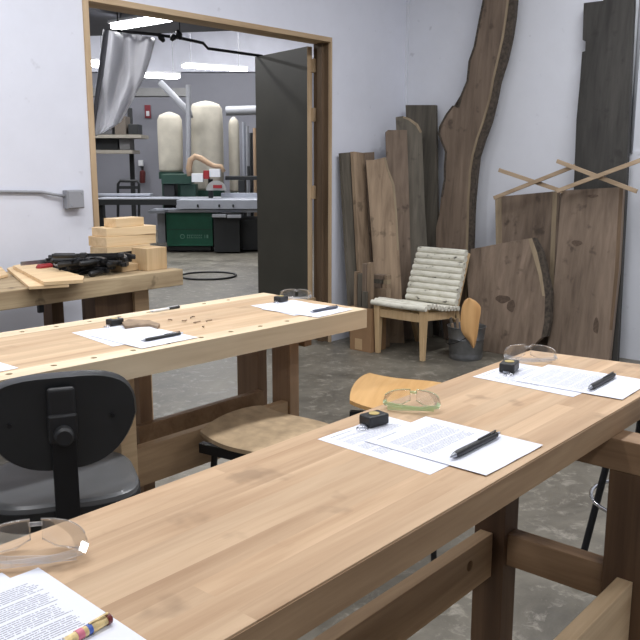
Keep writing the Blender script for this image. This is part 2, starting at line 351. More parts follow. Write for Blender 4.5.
BIRCH = birch()

# ------------------------------------------------------------------ ROOM
YW, XW, ZC = 4.2, 6.0, 3.6
OX0 = ony(87.2, 0, YW).x; OX1 = ony(329.2, 200, YW).x; OZ = ony(331, 42.5, YW).z; WT = .15
struct(MB().box(-4, 26, -4, 26, -.1, 0).build('floor', FLOOR))
w = MB(); w.box(-4, OX0 - .035, YW, YW + WT, 0, ZC); w.box(OX1 + .018, XW + .2, YW, YW + WT, 0, ZC); w.box(OX0 - .035, OX1 + .018, YW, YW + WT, OZ + .035, ZC)
struct(w.build('wall_back', WALL))
struct(MB().box(XW, XW + .2, -4, YW, 0, ZC).build('wall_right', WALLR))
struct(MB().box(-4.2, -4, -4, 26, 0, ZC).build('wall_left', WALL))
struct(MB().box(-4, XW, -4.2, -4, 0, ZC).build('wall_front', WALL))
struct(MB().box(-4, XW + .2, -4.2, YW, ZC, ZC + .1).build('ceiling', CEIL))
# corner bead, wall seam and lower panel on the right wall
struct(MB().box(XW - .02, XW, YW - .02, YW, 0, ZC).build('trim_1', WALLR))
# door frame
tw = .035
d = MB(); d.box(OX0 - tw, OX0, YW - .012, YW + WT + .012, 0, OZ + tw); struct(d.build('trim_2', TRIMW, bevel=.002))
d = MB(); d.box(OX0, OX1 + .018, YW - .012, YW + WT + .012, OZ, OZ + tw); struct(d.build('trim_3', TRIMX, bevel=.002))
d = MB(); d.box(OX1, OX1 + .018, YW - .012, YW + .01, 0, OZ); struct(d.build('trim_4', TRIMW))
d = MB(); d.box(OX1 - .0, OX1 + .018, YW + .0101, YW + WT + .012, 0, OZ); d.box(OX1 - .03, OX1, YW + .05, YW + .10, 0, OZ); struct(d.build('trim_5', JAMB, bevel=.002))
# door leaf, swung into the far room
hp = Vector((OX1 - .055, YW + WT + .03, 0)); far = onz(255, 57, OZ - .02); dirv = Vector((far.x - hp.x, far.y - hp.y, 0)).normalized(); LL = min(1.0, (Vector((far.x, far.y, 0)) - hp).length)
nrm = Vector((dirv.y, -dirv.x, 0))       # to +X side
DOORM = flat('dark_door_paint', (63, 61, 54), .5, var=.12, vs=3)
dr = MB(); dr.quadbox([hp + Vector((0, 0, .015)), hp + dirv * LL + Vector((0, 0, .015)), hp + dirv * LL + nrm * .044 + Vector((0, 0, .015)), hp + nrm * .044 + Vector((0, 0, .015))],
                      [hp + Vector((0, 0, OZ - .02)), hp + dirv * LL + Vector((0, 0, OZ - .02)), hp + dirv * LL + nrm * .044 + Vector((0, 0, OZ - .02)), hp + nrm * .044 + Vector((0, 0, OZ - .02))])
door = struct(dr.build('door_1', DOORM))
e = MB(); a = hp - dirv * .004
e.quadbox([a + Vector((0, 0, .015)), a + nrm * .044 + Vector((0, 0, .015)), hp + nrm * .044 + Vector((0, 0, .015)), hp + Vector((0, 0, .015))],
          [a + Vector((0, 0, OZ - .02)), a + nrm * .044 + Vector((0, 0, OZ - .02)), hp + nrm * .044 + Vector((0, 0, OZ - .02)), hp + Vector((0, 0, OZ - .02))])
e.build('door_edge', TRIMW, door, world=True)
for z in (.25, 1.15, 1.75, 2.12):
    h = MB(); h.box(hp.x + .03, OX1 - .002, hp.y - .045, hp.y - .006, z, z + .1); h.tube([(hp.x + .045, hp.y - .03, z - .004), (hp.x + .045, hp.y - .03, z + .104)], .008)
    h.build('hinge', TRIMW, door, world=True)

# electrical box + conduit on back wall
p0 = ony(62, 190, YW); p1 = ony(80, 208, YW); 
t = thing('junction_box', 'grey metal electrical junction box on the white wall left of the doorway', 'electrical box', (p0.x, YW, p1.z))
MB().box(p0.x, p1.x, YW - .05, YW, p1.z, p0.z).build('box_body', GREYM, t, world=True, bevel=.006)
MB().box(p0.x + .006, p1.x - .006, YW - .056, YW - .05, p1.z + .006, p0.z - .006).build('cover_plate', GREYM, t, world=True, bevel=.002)
for dx, dz in ((.02, .02), (-.02, -.02)):
    cx = p0.x + dx if dx > 0 else p1.x + dx; cz = p1.z + dz if dz > 0 else p0.z + dz
    MB().tube([(cx, YW - .06, cz), (cx, YW - .055, cz)], .004).build('screw', STEEL, t, world=True)
pc = [ony(x, y, YW) for x, y in ((-60, 190.5), (0, 191.5), (40, 192), (50, 194), (62, 196))]
pc = [Vector((p.x, YW - .012 - (.012 if i > 2 else 0), p.z)) for i, p in enumerate(pc)]; pc[-1].x -= .002
tag(MB().tube(pc, .0085, 10).build('conduit', GREYM, smooth=True), 'thin grey metal conduit running along the white wall into the junction box', 'conduit')

# ------------------------------------------------------------------ LEANING BOARDS
def board(name, label, cat, pts, P, n, th, mat, k=.1, zref=2., extend=True, group=None, extra=()):
    """pts: outline, first and last run to the floor. Face lies in a plane whose foot comes k per metre towards the room."""
    n = Vector(n).normalized(); P = Vector(P)                     # n horizontal, pointing INTO the wall
    N3 = (n - Vector((0, 0, 1)) * k).normalized()                 # plane: n.(p-P0) = k (z-zref)
    P0 = Vector((P.x, P.y, zref))
    f = lambda q: onp(q[0], q[1], P0, N3)
    V = [f(q) for q in pts]
    if extend:
        def down(a, b): t = (b.z - .002) / (a.z - b.z); return b + (b - a) * t
        V = [down(V[1], V[0])] + V[1:-1] + [down(V[-2], V[-1])]
    root = MB().prism(V, N3 * th).build(name, mat, bevel=.0015)
    tag(root, label, cat, group)
    for (cn, cpts, cth, cm, proud) in extra:
        W = [f(q) - N3 * proud for q in cpts]
        W = [Vector((w.x, w.y, max(w.z, .004))) for w in W]
        MB().prism(W, N3 * cth).build(cn, cm, root, world=True)
    return root
KNOT = flat('knot', (88, 73, 61), .8, var=.3, vs=60)
def blob(cx, cy, rx, ry, seed):
    return [(cx + rx * math.cos(t * PI / 9) * (1 + .12 * math.sin(t * PI / 9 * 2 + seed)), cy + ry * math.sin(t * PI / 9) * (1 + .15 * math.cos(t * PI / 9 * 3 + seed))) for t in range(18)]
BN = 'boards leaning in the corner'
DW = (0, 1, 0); RW = (1, 0, 0); VG = tuple(FH)
board('plank', 'narrow dark brown plank leaning on the back wall, nearest the doorway', 'plank', [(350, 300), (341.5, 153), (353, 152), (361, 300)], (0, 4.14, 0), DW, .03, WALNG, .09, 1.55)
board('plank', 'pale tan plank leaning beside the narrow dark plank near the doorway', 'plank', [(361, 300), (353.2, 151.5), (364.5, 153), (372, 300)], (0, 4.10, 0), DW, .03, WALN2, .09, 1.55)
board('plank', 'thin short brown plank leaning between the pale tan plank and the slant-topped board', 'plank', [(373, 300), (365.2, 152.5), (374.3, 152), (381, 300)], (0, 4.10, 0), DW, .03, WALN, .09, 1.55)
P4 = ond(380, 200, 6.61)
board('live_edge_plank', 'light brown board with a slanting top corner leaning in the corner boards', 'plank', [(376, 300), (366, 160), (374, 160), (385.5, 157), (389, 170), (394.5, 184), (397, 210), (402, 300)], P4, VG, .03, WALN2, .09, 1.5,
      extra=[('sapwood_edge', [(385.5, 157), (389, 170), (394.5, 184), (397, 210), (399, 250), (397, 250), (395, 210), (392, 185), (387, 171), (383.5, 158)], .005, SAP, .002)])
P5 = ond(398, 200, 6.76)
board('plank', 'reddish brown square-topped plank leaning behind the slant-topped board', 'plank', [(391, 300), (385.5, 132), (388, 130), (407, 130), (412, 300)], P5, VG, .03, WALN, .09, 1.6)
P6 = ond(410, 150, 6.86)
board('live_edge_plank', 'dark grey-brown board with a rounded top corner leaning in the room corner', 'plank', [(402, 300), (396, 117), (403, 116), (410, 118.5), (418, 124), (422, 132), (425, 210), (431, 300)], P6, VG, .03, WALNG, .09, 1.8,
      extra=[('sapwood_edge', [(403, 116), (410, 118.5), (418, 124), (422, 132), (420, 133), (416, 126), (409, 120.5), (403, 118)], .005, SAP, .002)])
board('plank', 'tall wide grey-brown square-topped board leaning next to the huge live edge slab', 'plank', [(412, 300), (405.5, 105), (435.5, 105), (438, 260)], (5.90, 0, 0), RW, .03, WALNG, .07, 2.)
# huge live-edge slab
Lf = [(482.8, -14), (482.8, 0), (478.8, 20), (473.7, 46.7), (468.6, 61), (466.6, 81), (460.5, 95.5), (457.4, 107.7), (452.4, 105.7), (446, 114), (439, 127), (438, 134), (445, 152), (444, 166.6), (444, 179), (441, 197), (439, 215), (436, 227.5), (436, 260), (440, 300)]
Rt = [(516, -14), (515.4, 0), (514, 16), (511, 36.6), (506, 59), (499, 81), (495, 101.6), (490, 122), (484, 138), (478, 156.4), (475.7, 176.7), (473.7, 197), (472.7, 215), (471.7, 248), (471, 300)]
In = [(510, -14), (509, 0), (507, 16), (504, 36), (499, 59), (494.5, 78), (490.5, 99.6), (484, 122), (478, 139), (473.5, 156), (471, 172), (469.5, 197), (469, 213), (468, 248), (467.5, 300)]
In2 = [(x - 2.2, y) for x, y in In]
LfIn = [(x + 2, y) for x, y in Lf]
board('live_edge_slab', 'huge tall live edge walnut slab with a forked bulge leaning on the right wall', 'wood slab', Lf[::-1] + In, (5.90, 0, 0), RW, .05, WALN, .075, 3.,
      extra=[('bark_edge', In + Rt[::-1], .046, BARK, -.003), ('sapwood_edge', In2 + In[::-1], .006, SAP, .002), ('bark_edge', Lf[:16] + LfIn[:16][::-1], .02, BARK, .003)])
# big boards to the right
board('dark_plank', 'very tall blackish weathered board with a notched left edge against the right wall', 'plank', [(571, 300), (573.7, 186), (576.3, 120), (580, 80), (582, 52), (585, 51), (585.6, 40), (582.5, 40), (583.7, 3), (603, .6), (604, -2), (633.8, -4), (630.3, 80), (628.7, 120), (626, 185), (618, 340)],
      (5.925, 0, 0), RW, .045, DARKB, .10, 2.6)
board('wide_board', 'wide brown board with a pale left edge standing behind the low curved slab', 'plank', [(497, 300), (495, 197), (557.5, 191), (559.5, 195), (556, 300)], (5.86, 0, 0), RW, .04, WALN, .12, 1.3,
      extra=[('sapwood_edge', [(495.1, 197.1), (501.5, 196.5), (502.5, 300), (497.1, 300)], .006, SAP, .002), ('sapwood_edge', [(552.8, 191.6), (557.3, 191.2), (553.6, 290), (549, 290)], .006, SAP, .002)])
board('wide_board', 'wide knotty brown board standing in front of the very tall blackish board', 'plank', [(552, 300), (557, 250), (561, 190.5), (623.5, 187), (619, 269), (612, 335)], (5.73, 0, 0), RW, .04, WALN, .12, 1.2,
      extra=[('sapwood_edge', [(619.5, 187.2), (623.3, 187.1), (618.8, 269), (612.4, 330), (609.5, 330), (615, 269)], .006, JAMB, .002), ('knot', blob(577, 243, 5, 3, 1), .002, KNOT, .0008), ('knot', blob(592, 196, 6, 1.6, 2), .002, KNOT, .0008), ('knot', blob(596, 326, 3, 8, 4), .002, KNOT, .0008)])
ls = board('live_edge_slab', 'low wide walnut slab with a curved barky right edge beside the metal bucket', 'wood slab', [(476, 335), (468.5, 300), (467, 276), (471, 249), (500, 243.5), (532, 238), (537, 252), (542, 274), (545, 296), (544, 322), (541, 338), (527, 351), (525, 362)], (5.63, 0, 0), RW, .05, WALN, .16, .8,
      extra=[('bark_edge', [(534.5, 237.6), (541.5, 250), (547, 273), (551, 292.5), (550, 320.6), (547, 336), (541, 338), (544, 322), (545, 296), (542, 274), (537, 252), (532, 238)], .045, BARK, -.002),
             ('sapwood_edge', [(532, 238.2), (537, 252), (542, 274), (545, 296), (542.5, 296), (538.5, 274), (532, 252), (528.5, 239)], .006, SAP, .002), ('knot', blob(503, 299, 7, 4, 1), .002, KNOT, .0008), ('knot', blob(511, 306, 4, 6, 3), .002, KNOT, .0008)])
# crossed battens
GB = None
for lab, a, b, lx in (('left batten of the crossed pair over the pale-edged board, sloping down to the right', (499, 170), (563, 191.5), 5.7),
                     ('left batten of the crossed pair over the pale-edged board, sloping up to the right', (494, 198), (575, 166), 5.675),
                     ('thin batten sloping down to the right across the blackish board', (557, 161), (637, 191.5), 5.65),
                     ('thin batten sloping up to the right across the blackish board', (557, 191), (641, 160), 5.625)):
    A = onx(*a, lx); B = onx(*b, lx)
    tag(MB().bar(A, B, .018, .028, side=(1, 0, 0)).build('batten', BATT, bevel=.001), lab, 'batten')
# grey vertical pipe strip at far right of wall + lower seam
A = onx(637.2, 60, XW - .014); 
tag(MB().tube([(XW - .014, A.y, 1.5), (XW - .014, A.y, ZC - .005)], .013).build('wall_pipe', GREYM, smooth=True), 'slim grey vertical pipe on the wall right of the blackish board', 'pipe')
q = onx(640, 151, XW)
struct(MB().box(XW - .012, XW, q.y - 1.6, onx(621, 210, XW).y, 0, q.z).build('trim_6', WALLR, bevel=.001))

# ------------------------------------------------------------------ NEAR BENCH
TZ = .88; UZ = .82
e0 = onz(530, 350, TZ); e1 = onz(640, 364, TZ)
YF, YN = 1.086, .657
xe = lambda y: e0.x + (e1.x - e0.x) / (e1.y - e0.y) * (y - e0.y)
nb = thing('workbench', 'long maple workbench in the foreground, its top nearest the camera', 'workbench', (1.0, .87, 0))
XL = -.35
s = MB(); s.prism([(XL, YN, UZ), (xe(YN), YN, UZ), (xe(YF), YF, UZ), (XL, YF, UZ)], (0, 0, TZ - UZ - .0)); top = s.build('bench_top', BENCH, nb, world=True, bevel=.0025)
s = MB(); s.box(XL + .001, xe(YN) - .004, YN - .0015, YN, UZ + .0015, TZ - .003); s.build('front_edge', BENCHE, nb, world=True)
LX = 1.77; LT = .075
y_n1 = onx(607, 500, LX).y; y_n0 = y_n1 - .1; y_f0 = onx(503, 560, LX).y; y_f1 = onx(473, 560, LX).y
zt_bot = onx(605, 468, LX).z
def trestle(x0, x1):
    MB().box(x0, x1, y_n0 - .03, YF - .05, zt_bot, UZ).build('top_rail', CROSSW, nb, world=True, bevel=.002)
    for a, b in ((y_n0, y_n1), (y_f0, y_f1)): MB().box(x0 + .001, x1 - .001, a, b, 0, zt_bot).build('leg', LEGD, nb, world=True, bevel=.002)
    zz = onx(515, 540, LX).z; zb = onx(515, 572, LX).z
    MB().box(x0 + .018, x1 - .012, y_n1, y_f0, zb, zz).build('cross_stretcher', CROSSW, nb, world=True, bevel=.002)
    return zz
zz = trestle(LX, LX + LT)
XL2 = .05
for a, b in ((y_n0, y_n1), (y_f0, y_f1)): MB().box(XL2, XL2 + LT, a, b, 0, zt_bot).build('leg', LEGD, nb, world=True, bevel=.002)
MB().box(XL2 - .001, XL2 + LT + .001, y_n0 - .03, YF - .05, zt_bot, UZ).build('top_rail', CROSSW, nb, world=True, bevel=.002)
# long rails with bolt hole
def long_rail(pyt, pyb, px, thick, mat, hole):
    yl = onx(px, pyt, LX).y; z1 = onx(px, pyt, LX).z; z0 = onx(px, pyb, LX).z
    hs = []
    if hole: hc = ony(470, 566, yl); hs = [circ((hc.x, yl, hc.z), .013, (1, 0, 0), (0, 0, 1), 20)]
    s = MB(); s.prism([(XL2 + LT, yl, z0), (LX, yl, z0), (LX, yl, z1), (XL2 + LT, yl, z1)], (0, thick, 0), hs)
    r = s.build('long_rail', mat, nb, world=True, bevel=.0015)
    if hole:
        MB().tube([(hc.x, yl + .022, hc.z), (hc.x, yl + thick - .001, hc.z)], .0128, 20).build('bolt', BLACKM, r, world=True)
long_rail(533, 577, 493, .036, RAILW, True)
long_rail(582, 690, 633, .036, RAILP, False)

# ------------------------------------------------------------------ MIDDLE BENCH (rotated ~ -3 deg)
c0 = onz(268, 292, TZ); c1 = onz(367, 309, TZ); MR = math.radians(-2.9)
mbx = thing('workbench', 'pale workbench in the middle with round dog holes along its edges', 'workbench', (c1.x, c1.y, 0), MR)
W = (c0 - c1).length; ML = 1.95; MT = .072
Mi = (Matrix.Translation((c1.x, c1.y, 0)) @ Matrix.Rotation(MR, 4, 'Z')).inverted()
def loc(px, py, z=TZ): return Mi @ onz(px, py, z)
near_h = [(8, 373.6), (52.5, 365), (94.6, 358), (133, 350.3), (169, 344), (202.5, 337.7), (232, 332), (261, 326.3), (289, 321.4), (313, 317)]
far_h = [(16, 330), (51, 325), (86, 320.5), (117, 316.3), (147, 312), (176, 307.5), (203, 303.5), (228, 300)]
EW = .075
def strip(y0, y1, hp_, name):
    xs = [loc(*h).x for h in hp_]; yc = (y0 + y1) / 2 if name == 'edge_strip' else 0
    holes = [circ((x, y0 + (y1 - y0) * .62 if y0 < .1 else (y0 + y1) / 2, TZ), .0095, (1, 0, 0), (0, 1, 0), 14) for x in xs if -ML < x < -.03]
    s = MB(); s.prism([(-ML, y0, TZ), (-.0, y0, TZ), (-.0, y1, TZ), (-ML, y1, TZ)], (0, 0, -MT), holes)
    o = s.build(name, MIDEDGE, mbx, bevel=0)
    for h in holes:
        c = sum(h, Vector()) / len(h); MB().tube([(c.x, c.y, TZ - .02), (c.x, c.y, TZ - MT + .001)], .0094, 14).build('hole_shade_plug', BLACK, o, world=False)  # black plug set in each bored hole to paint its shade
strip(0, EW, near_h, 'edge_strip'); strip(W - EW, W, far_h, 'edge_strip')
s = MB(); s.box(-ML, -.0005, EW + .0004, W - EW - .0004, TZ - MT, TZ - .0005); s.build('bench_top', MIDTOP, mbx)
def wy(px, x): return onx(px, 370, x).y
def part(name, x0, x1, y0, y1, z0, z1, mat, bev=.002):
    return MB().box(x0, x1, y0, y1, z0, z1).build(name, mat, mbx, world=True, bevel=bev)
RX = 2.2; ub = TZ - MT
yn0, yn1 = wy(290, RX), wy(272, RX); yf0, yf1 = wy(258, RX), wy(237, RX)
part('leg', RX, RX + .05, yn0, yn1, 0, ub, MLEG); part('leg', RX, RX + .05, yf0, yf1, 0, ub, MLEG)
part('top_rail', RX + .05, RX + .09, yn0 - .03, yf1 + .05, ub - .06, ub, CROSSW)
part('cleat', RX - .04, RX + .1, yn0 - .045, yn0 - .004, ub - .035, ub, CROSSW)
lx0 = ony(140, 400, yf0).x; lx1 = ony(152, 400, yf0).x
part('leg', lx0, lx1, yf0, yf0 + .05, 0, ub, MLEG); 
nx1 = ony(137, 440, yn0).x
part('leg', nx1 - .06, nx1, yn0, yn0 + .05, 0, ub, RAILP)
zr1 = ony(244, 397, yf0 - .03).z; zr0 = ony(200, 432, yf0 - .03).z
part('far_rail', lx0 - .03, RX, yf0 - .03, yf0 - .001, ony(200, 436, yf0 - .03).z, ony(200, 409, yf0 - .03).z, CROSSW)
part('near_rail', nx1 + .001, RX - .001, yn0 + .01, yn0 + .045, ony(170, 478, yn0).z, ony(170, 440, yn0).z, RAILW)

# ------------------------------------------------------------------ LEFT BENCH
re = onz(182, 270.5, TZ); bh = TZ - ony(182, 286, re.y).z
FY = 3.36
lb = thing('workbench', 'old rough workbench against the white wall loaded with clamps and blocks', 'workbench', (2.0, 3.6, 0))
XR = ony(183, 271, FY).x
s = MB(); s.box(.4, XR, FY, FY + .09, TZ - .085, TZ); s.build('front_beam', OLDW, lb, world=True, bevel=.004)
s = MB(); s.box(.4, XR - .10, FY + .091, FY + .62, TZ - .05, TZ - .002); s.build('bench_top', OLDW, lb, world=True, bevel=.003)
xa = ony(95, 300, FY + .1).x; xb = ony(149, 300, FY + .1).x
MB().box(xa, xa + .07, FY + .1, FY + .19, 0, TZ - .05).build('leg', LEGD, lb, world=True, bevel=.002)
MB().box(xb - .09, xb, FY + .1, FY + .19, 0, TZ - .05).build('leg', RAILW, lb, world=True, bevel=.002)
MB().box(xa, xa + .07, FY + .5, FY + .59, 0, TZ - .05).build('leg', LEGD, lb, world=True, bevel=.002)
MB().box(xb - .09, xb, FY + .5, FY + .59, 0, TZ - .05).build('leg', LEGD, lb, world=True, bevel=.002)
MB().box(.5, .58, FY + .1, FY + .19, 0, TZ - .05).build('leg', LEGD, lb, world=True, bevel=.002)
MB().box(xa + .07, xb - .09, FY + .12, FY + .15, TZ - .3, TZ - .07).build('side_panel', LEGD, lb, world=True)
vx = ony(53, 305, FY - .0).x
MB().box(vx - .012, vx + .012, FY + .1, FY + .12, TZ - .14, TZ - .05).build('bracket', BLACKM, lb, world=True)

# light boards lying on left bench
def slab_px(name, label, cat, quad, z0, h, mat, group=None, bev=.0015):
    V = [onz(x, y, z0 + h) for x, y in quad]
    return tag(MB().prism(V, (0, 0, -h)).build(name, mat, bevel=bev), label, cat, group)
zb = TZ
slab_px('pine_board', 'pale board lying lowest of the three on the left bench, sticking out toward the front', 'board', [(7, 268), (16, 265), (66, 279), (69, 284), (29, 286.5)], zb, .014, PINE)
slab_px('pine_board', 'pale wide board on top of the pile on the left bench', 'board', [(13, 265.5), (33, 262), (84, 276), (83, 279.5), (44, 282)], zb + .0145, .016, PINE)
slab_px('pine_board', 'pale short board at the left edge of the photo on the left bench', 'board', [(-14, 270), (1, 266.5), (8, 274), (-8, 278)], zb, .014, PINE)
# wood blocks stack at the right end of the left bench
def blk(x0, x1, y0, y1, z0, z1, label, mat=PINE, rz=0):
    c = Vector(((x0 + x1) / 2, (y0 + y1) / 2, z0)); hx, hy = (x1 - x0) / 2, (y1 - y0) / 2
    o = MB().box(-hx, hx, -hy, hy, 0, z1 - z0).build('wood_block', mat, bevel=.002); o.location = c; o.rotation_euler = (0, 0, rz)
    tag(o, label, 'wood block'); return o
def xat(px, y): return ony(px, 260, y).x
y0 = 3.44
blk(xat(146, y0), xat(167, y0), y0, y0 + .12, TZ, TZ + .115, 'upright pale block at the very right end of the left bench', PINEZ, .05)
y1 = 3.66; zq = [TZ]
def lay_(p0, p1, h, label, dy=0, dd=.15, rz=0, dz=0):
    zq[0] += .0012
    o = blk(xat(p0, y1) + .035, xat(p1, y1), y1 + dy, y1 + dy + dd, zq[0] + dz, zq[0] + h + dz, label, PINE, rz); zq[0] += h
lay_(104, 152, .058, 'pale block lowest in the stack at the right of the left bench')
lay_(100, 150, .052, 'pale block second from the bottom in the stack on the left bench', -.01, .15, .03)
lay_(101, 157, .052, 'long pale block in the middle of the stack with a dark mark', 0, .16, .02)
lay_(103, 157, .046, 'pale block second from the top of the stack before the doorway', 0, .14, -.03)
lay_(112, 147, .046, 'pale block on the very top of the stack before the doorway', .01, .10, .08)
blk(xat(118, 3.52), xat(141, 3.52), 3.5, 3.59, TZ, TZ + .035, 'small pale offcut lying under the black clamps beside the upright block', PINE, .1)
blk(xat(60, 3.8), xat(98, 3.8), 3.90, 3.96, TZ, TZ + .045, 'pale offcut lying behind the black clamps by the door frame', PINE, .0)
blk(xat(126, 3.60), xat(150, 3.60), 3.585, 3.65, TZ + .001, TZ + .03, 'flat pale offcut between the block stack and the upright end block', WALN2, .1)

# clamps
def make_clamp():
    r = thing('bar_clamp', 'x', 'clamp', (0, 0, 0), 0, 'black clamps heaped on the left bench')
    MB().box(-.17, .17, -.004, .004, .010, .026).build('bar', BLACKM, r)
    s = MB(); s.bar((.165, 0, .018), (.165, -.075, .018), .02, .022); s.bar((.165, -.075, .018), (.150, -.085, .018), .02, .02); s.build('fixed_jaw', BLACK, r, bevel=.003)
    s = MB(); s.bar((-.02, 0.01, .018), (-.02, -.07, .018), .03, .026); s.build('sliding_jaw', BLACK, r, bevel=.004)
    s = MB(); s.tube([(-.055, -.05, .018), (-.05, -.05, .018), (.0, -.055, .018)], .006); s.build('screw', BLACKM, r)
    s = MB(); s.tube([(-.16, -.05, .018), (-.15, -.05, .018), (-.06, -.05, .018), (-.052, -.05, .018)], [.009, .014, .013, .008], 12); s.build('handle', BLACK, r, smooth='auto')
    return r
cl0 = make_clamp(); first = True; nseq = 0
cpos = [(66, 270, 0, .3), (92, 272, 0, -.2), (106, 270, 0, .35), (116, 273, 0, .9), (124, 268, 0, .15), (84, 264, .03, .1), (97, 267, .03, .7), (110, 266, .03, -.3), (122, 265, .03, .45), (131, 266, .03, 1.1), (90, 261, .06, .25), (104, 263, .06, .05), (116, 262, .06, .6), (127, 259, .06, .3), (70, 266, 0, .2), (102, 259, .085, -.15)]
desc = ['leftmost low', 'front left', 'front middle', 'front right', 'right hand low', 'left side second layer', 'middle second layer tilted', 'middle second layer', 'right second layer', 'rightmost second layer', 'upper left', 'upper middle', 'upper right slanting', 'rightmost upper', 'leftmost beside the red handle', 'topmost']
for i, (px, py, dz, a) in enumerate(cpos):
    px = 62 + (px - 66) * .74; p = onz(px, py, TZ + dz); lab = 'black bar clamp in the heap on the left bench, ' + desc[i]
    p.y = min(max(p.y, 3.5), 3.86)
    if i == 0: cl0.location = (p.x, p.y, TZ + .001 + dz); cl0.rotation_euler = (0, 0, a - .5); cl0['label'] = lab
    else: cpt(cl0, (p.x, p.y, TZ + .001 + dz), a - .5, lab, rx=random.uniform(-.12, .12), ry=random.uniform(-.06, .06))
r = thing('bar_clamp', 'steel bar clamp with a red handle at the left of the clamp heap', 'clamp', (0, 0, 0), 0)
A = ony(20, 253, 3.80); B = ony(98, 250, 3.80); r.location = (A.x, A.y, TZ)
zc = TZ + .055
MB().bar((A.x, 3.8, zc), (B.x, 3.8, zc), .005, .02).build('bar', STEEL, r, world=True)
p = ony(38, 258, 3.74); q = ony(50, 258, 3.74)
MB().tube([(p.x - .01, 3.74, zc - .02), (p.x, 3.74, zc - .02), (q.x, 3.74, zc - .018), (q.x + .01, 3.74, zc - .018)], [.008, .017, .015, .009], 12).build('handle', RED, r, world=True, smooth='auto')
MB().ball((q.x + .03, 3.73, zc - .01), .016).build('knob', WHITEP, r, world=True, smooth=True)
MB().box(q.x + .03, q.x + .06, 3.75, 3.81, TZ + .001, zc + .03).build('jaw', BLACK, r, world=True, bevel=.004)

# ------------------------------------------------------------------ PAPERS, PENS, TAPES
def paper(L, B, label, mi, dz=0, mode='LB', curl=0, tz=TZ):
    a = onz(*L, tz); b = onz(*B, tz)
    if mode == 'LB': v = (b - a).normalized(); lc = a
    elif mode == 'BR': xv = (b - a).normalized(); v = Vector((xv.y, -xv.x, 0)); lc = a - v * .2794
    elif mode == 'T': v = (b - a).normalized(); xv = Vector((-v.y, v.x, 0)); lc = a - xv * .2159
    xv = Vector((-v.y, v.x, 0))
    c = lc + xv * .2159 / 2 + v * .2794 / 2
    ang = math.atan2(xv.y, xv.x)
    def fn(u, w_):
        x = (u - .5) * .2159; y = (w_ - .5) * .2794
        e = max(0, (abs(u - .5) * 2 - .6)) ** 2 * max(0, 1 - w_ * 1.4)
        return Vector((x, y, .0006 + curl * e + .0006 * math.sin(u * 7 + mi) ** 2))
    s = MB(); s.grid(fn, 12, 14, (0, 0, -.0004)); o = s.build('paper_sheet', PAPERS[mi], bpy.data.objects.get('camera'), smooth=False)
    o.parent = None; o.location = (c.x, c.y, tz + dz); o.rotation_euler = (0, 0, ang)
    return tag(o, label, 'paper')
paper((317.5, 439.4), (430, 475), 'printed sheet under the pen sheet beside the green glasses on the near bench', 0, 0)
paper((364, 442), (488, 477.6), 'printed sheet with a black pen on it, on the near bench in the photo centre', 1, .0016, curl=.004)
paper((472.6, 377), (574, 397.5), 'printed sheet lying underneath at the far right end of the near bench', 2, 0)
paper((513, 381), (616, 399.5), 'top printed sheet with a pen at the far right end of the near bench', 3, .0016, curl=.004)
paper((38.5, 569), (150, 644), 'printed sheet with the patterned pen at the bottom left of the photo', 3, .0016, mode='T')
paper((2, 573), (118, 652), 'sheet mostly hidden under the bottom left printed page', 5, 0, mode='T')
paper((71.7, 332.8), (114, 347), 'printed sheet with the tape measure by its corner on the middle bench', 6, 0)
paper((142, 349.2), (206.5, 336.3), 'sheet with a black pen across it on the middle bench', 7, .0016, mode='BR')
paper((250.5, 305.8), (299, 317), 'sheet with a black tape measure near the end of the middle bench', 8, 0)
paper((318, 318), (352, 310), 'sheet with a pen nearest the right end of the middle bench', 4, .0016, mode='BR')
paper((-60, 384), (4, 371), 'sheet corner at the left photo edge on the middle bench', 0, .0, mode='BR')

def pen(a, b, label, z, body, r=.0052, clipside=1, tipm=None, L=None, bands=None):
    A = onz(*a, z); B = onz(*b, z); v = (B - A); n = v.length; v.normalize()
    if L: A = B - v * L; n = L
    r_ = thing('pen', label, 'pen', (A.x, A.y, z + r + .0003), math.atan2(v.y, v.x))
    MB().tube([(0, 0, 0), (.012 * n / .14, 0, 0)], [.0012, r * .75], 12).build('tip', tipm or STEEL, r_, smooth='auto')
    MB().tube([(.012 * n / .14, 0, 0), (.03, 0, 0), (.05, 0, 0), (n * .72, 0, 0), (n * .93, 0, 0)], [r * .8, r * 1.0, r, r * .95, r * .85], 14).build('barrel', body, r_, smooth='auto')
    MB().tube([(n * .93, 0, 0), (n, 0, 0)], [r * .5, r * .45], 10).build('push_button', tipm or STEEL, r_, smooth='auto')
    s = MB(); s.bar((n * .55, 0, r * 1.15), (n * .92, 0, r * 1.35), .003, .0012); s.bar((n * .91, 0, r * .5), (n * .91, 0, r * 1.4), .003, .0015); s.build('clip', body, r_)
    if bands:
        for t0, t1, m in bands: MB().tube([(n * t0, 0, 0), (n * t1, 0, 0)], r * 1.04, 14).build('band', m, r_, smooth='auto')
    return r_
pen((450, 461), (499, 436.5), 'black ballpoint pen on the sheet in the middle of the near bench', TZ + .0026, BLACK, r=.0072)
pen((588, 391.5), (615, 377), 'black ballpoint pen on the sheets at the far right of the near bench', TZ + .0026, BLACK, r=.0072)
pen((141, 342.5), (183, 334.5), 'dark pen on the sheet in the middle of the pale bench', TZ + .0026, BLACK, r=.0055)
pen((310, 313.2), (339, 308), 'grey-blue pen on the sheet at the right end of the pale bench', TZ + .0026, flat('pen_grey', (70, 76, 92), .4), r=.0055)
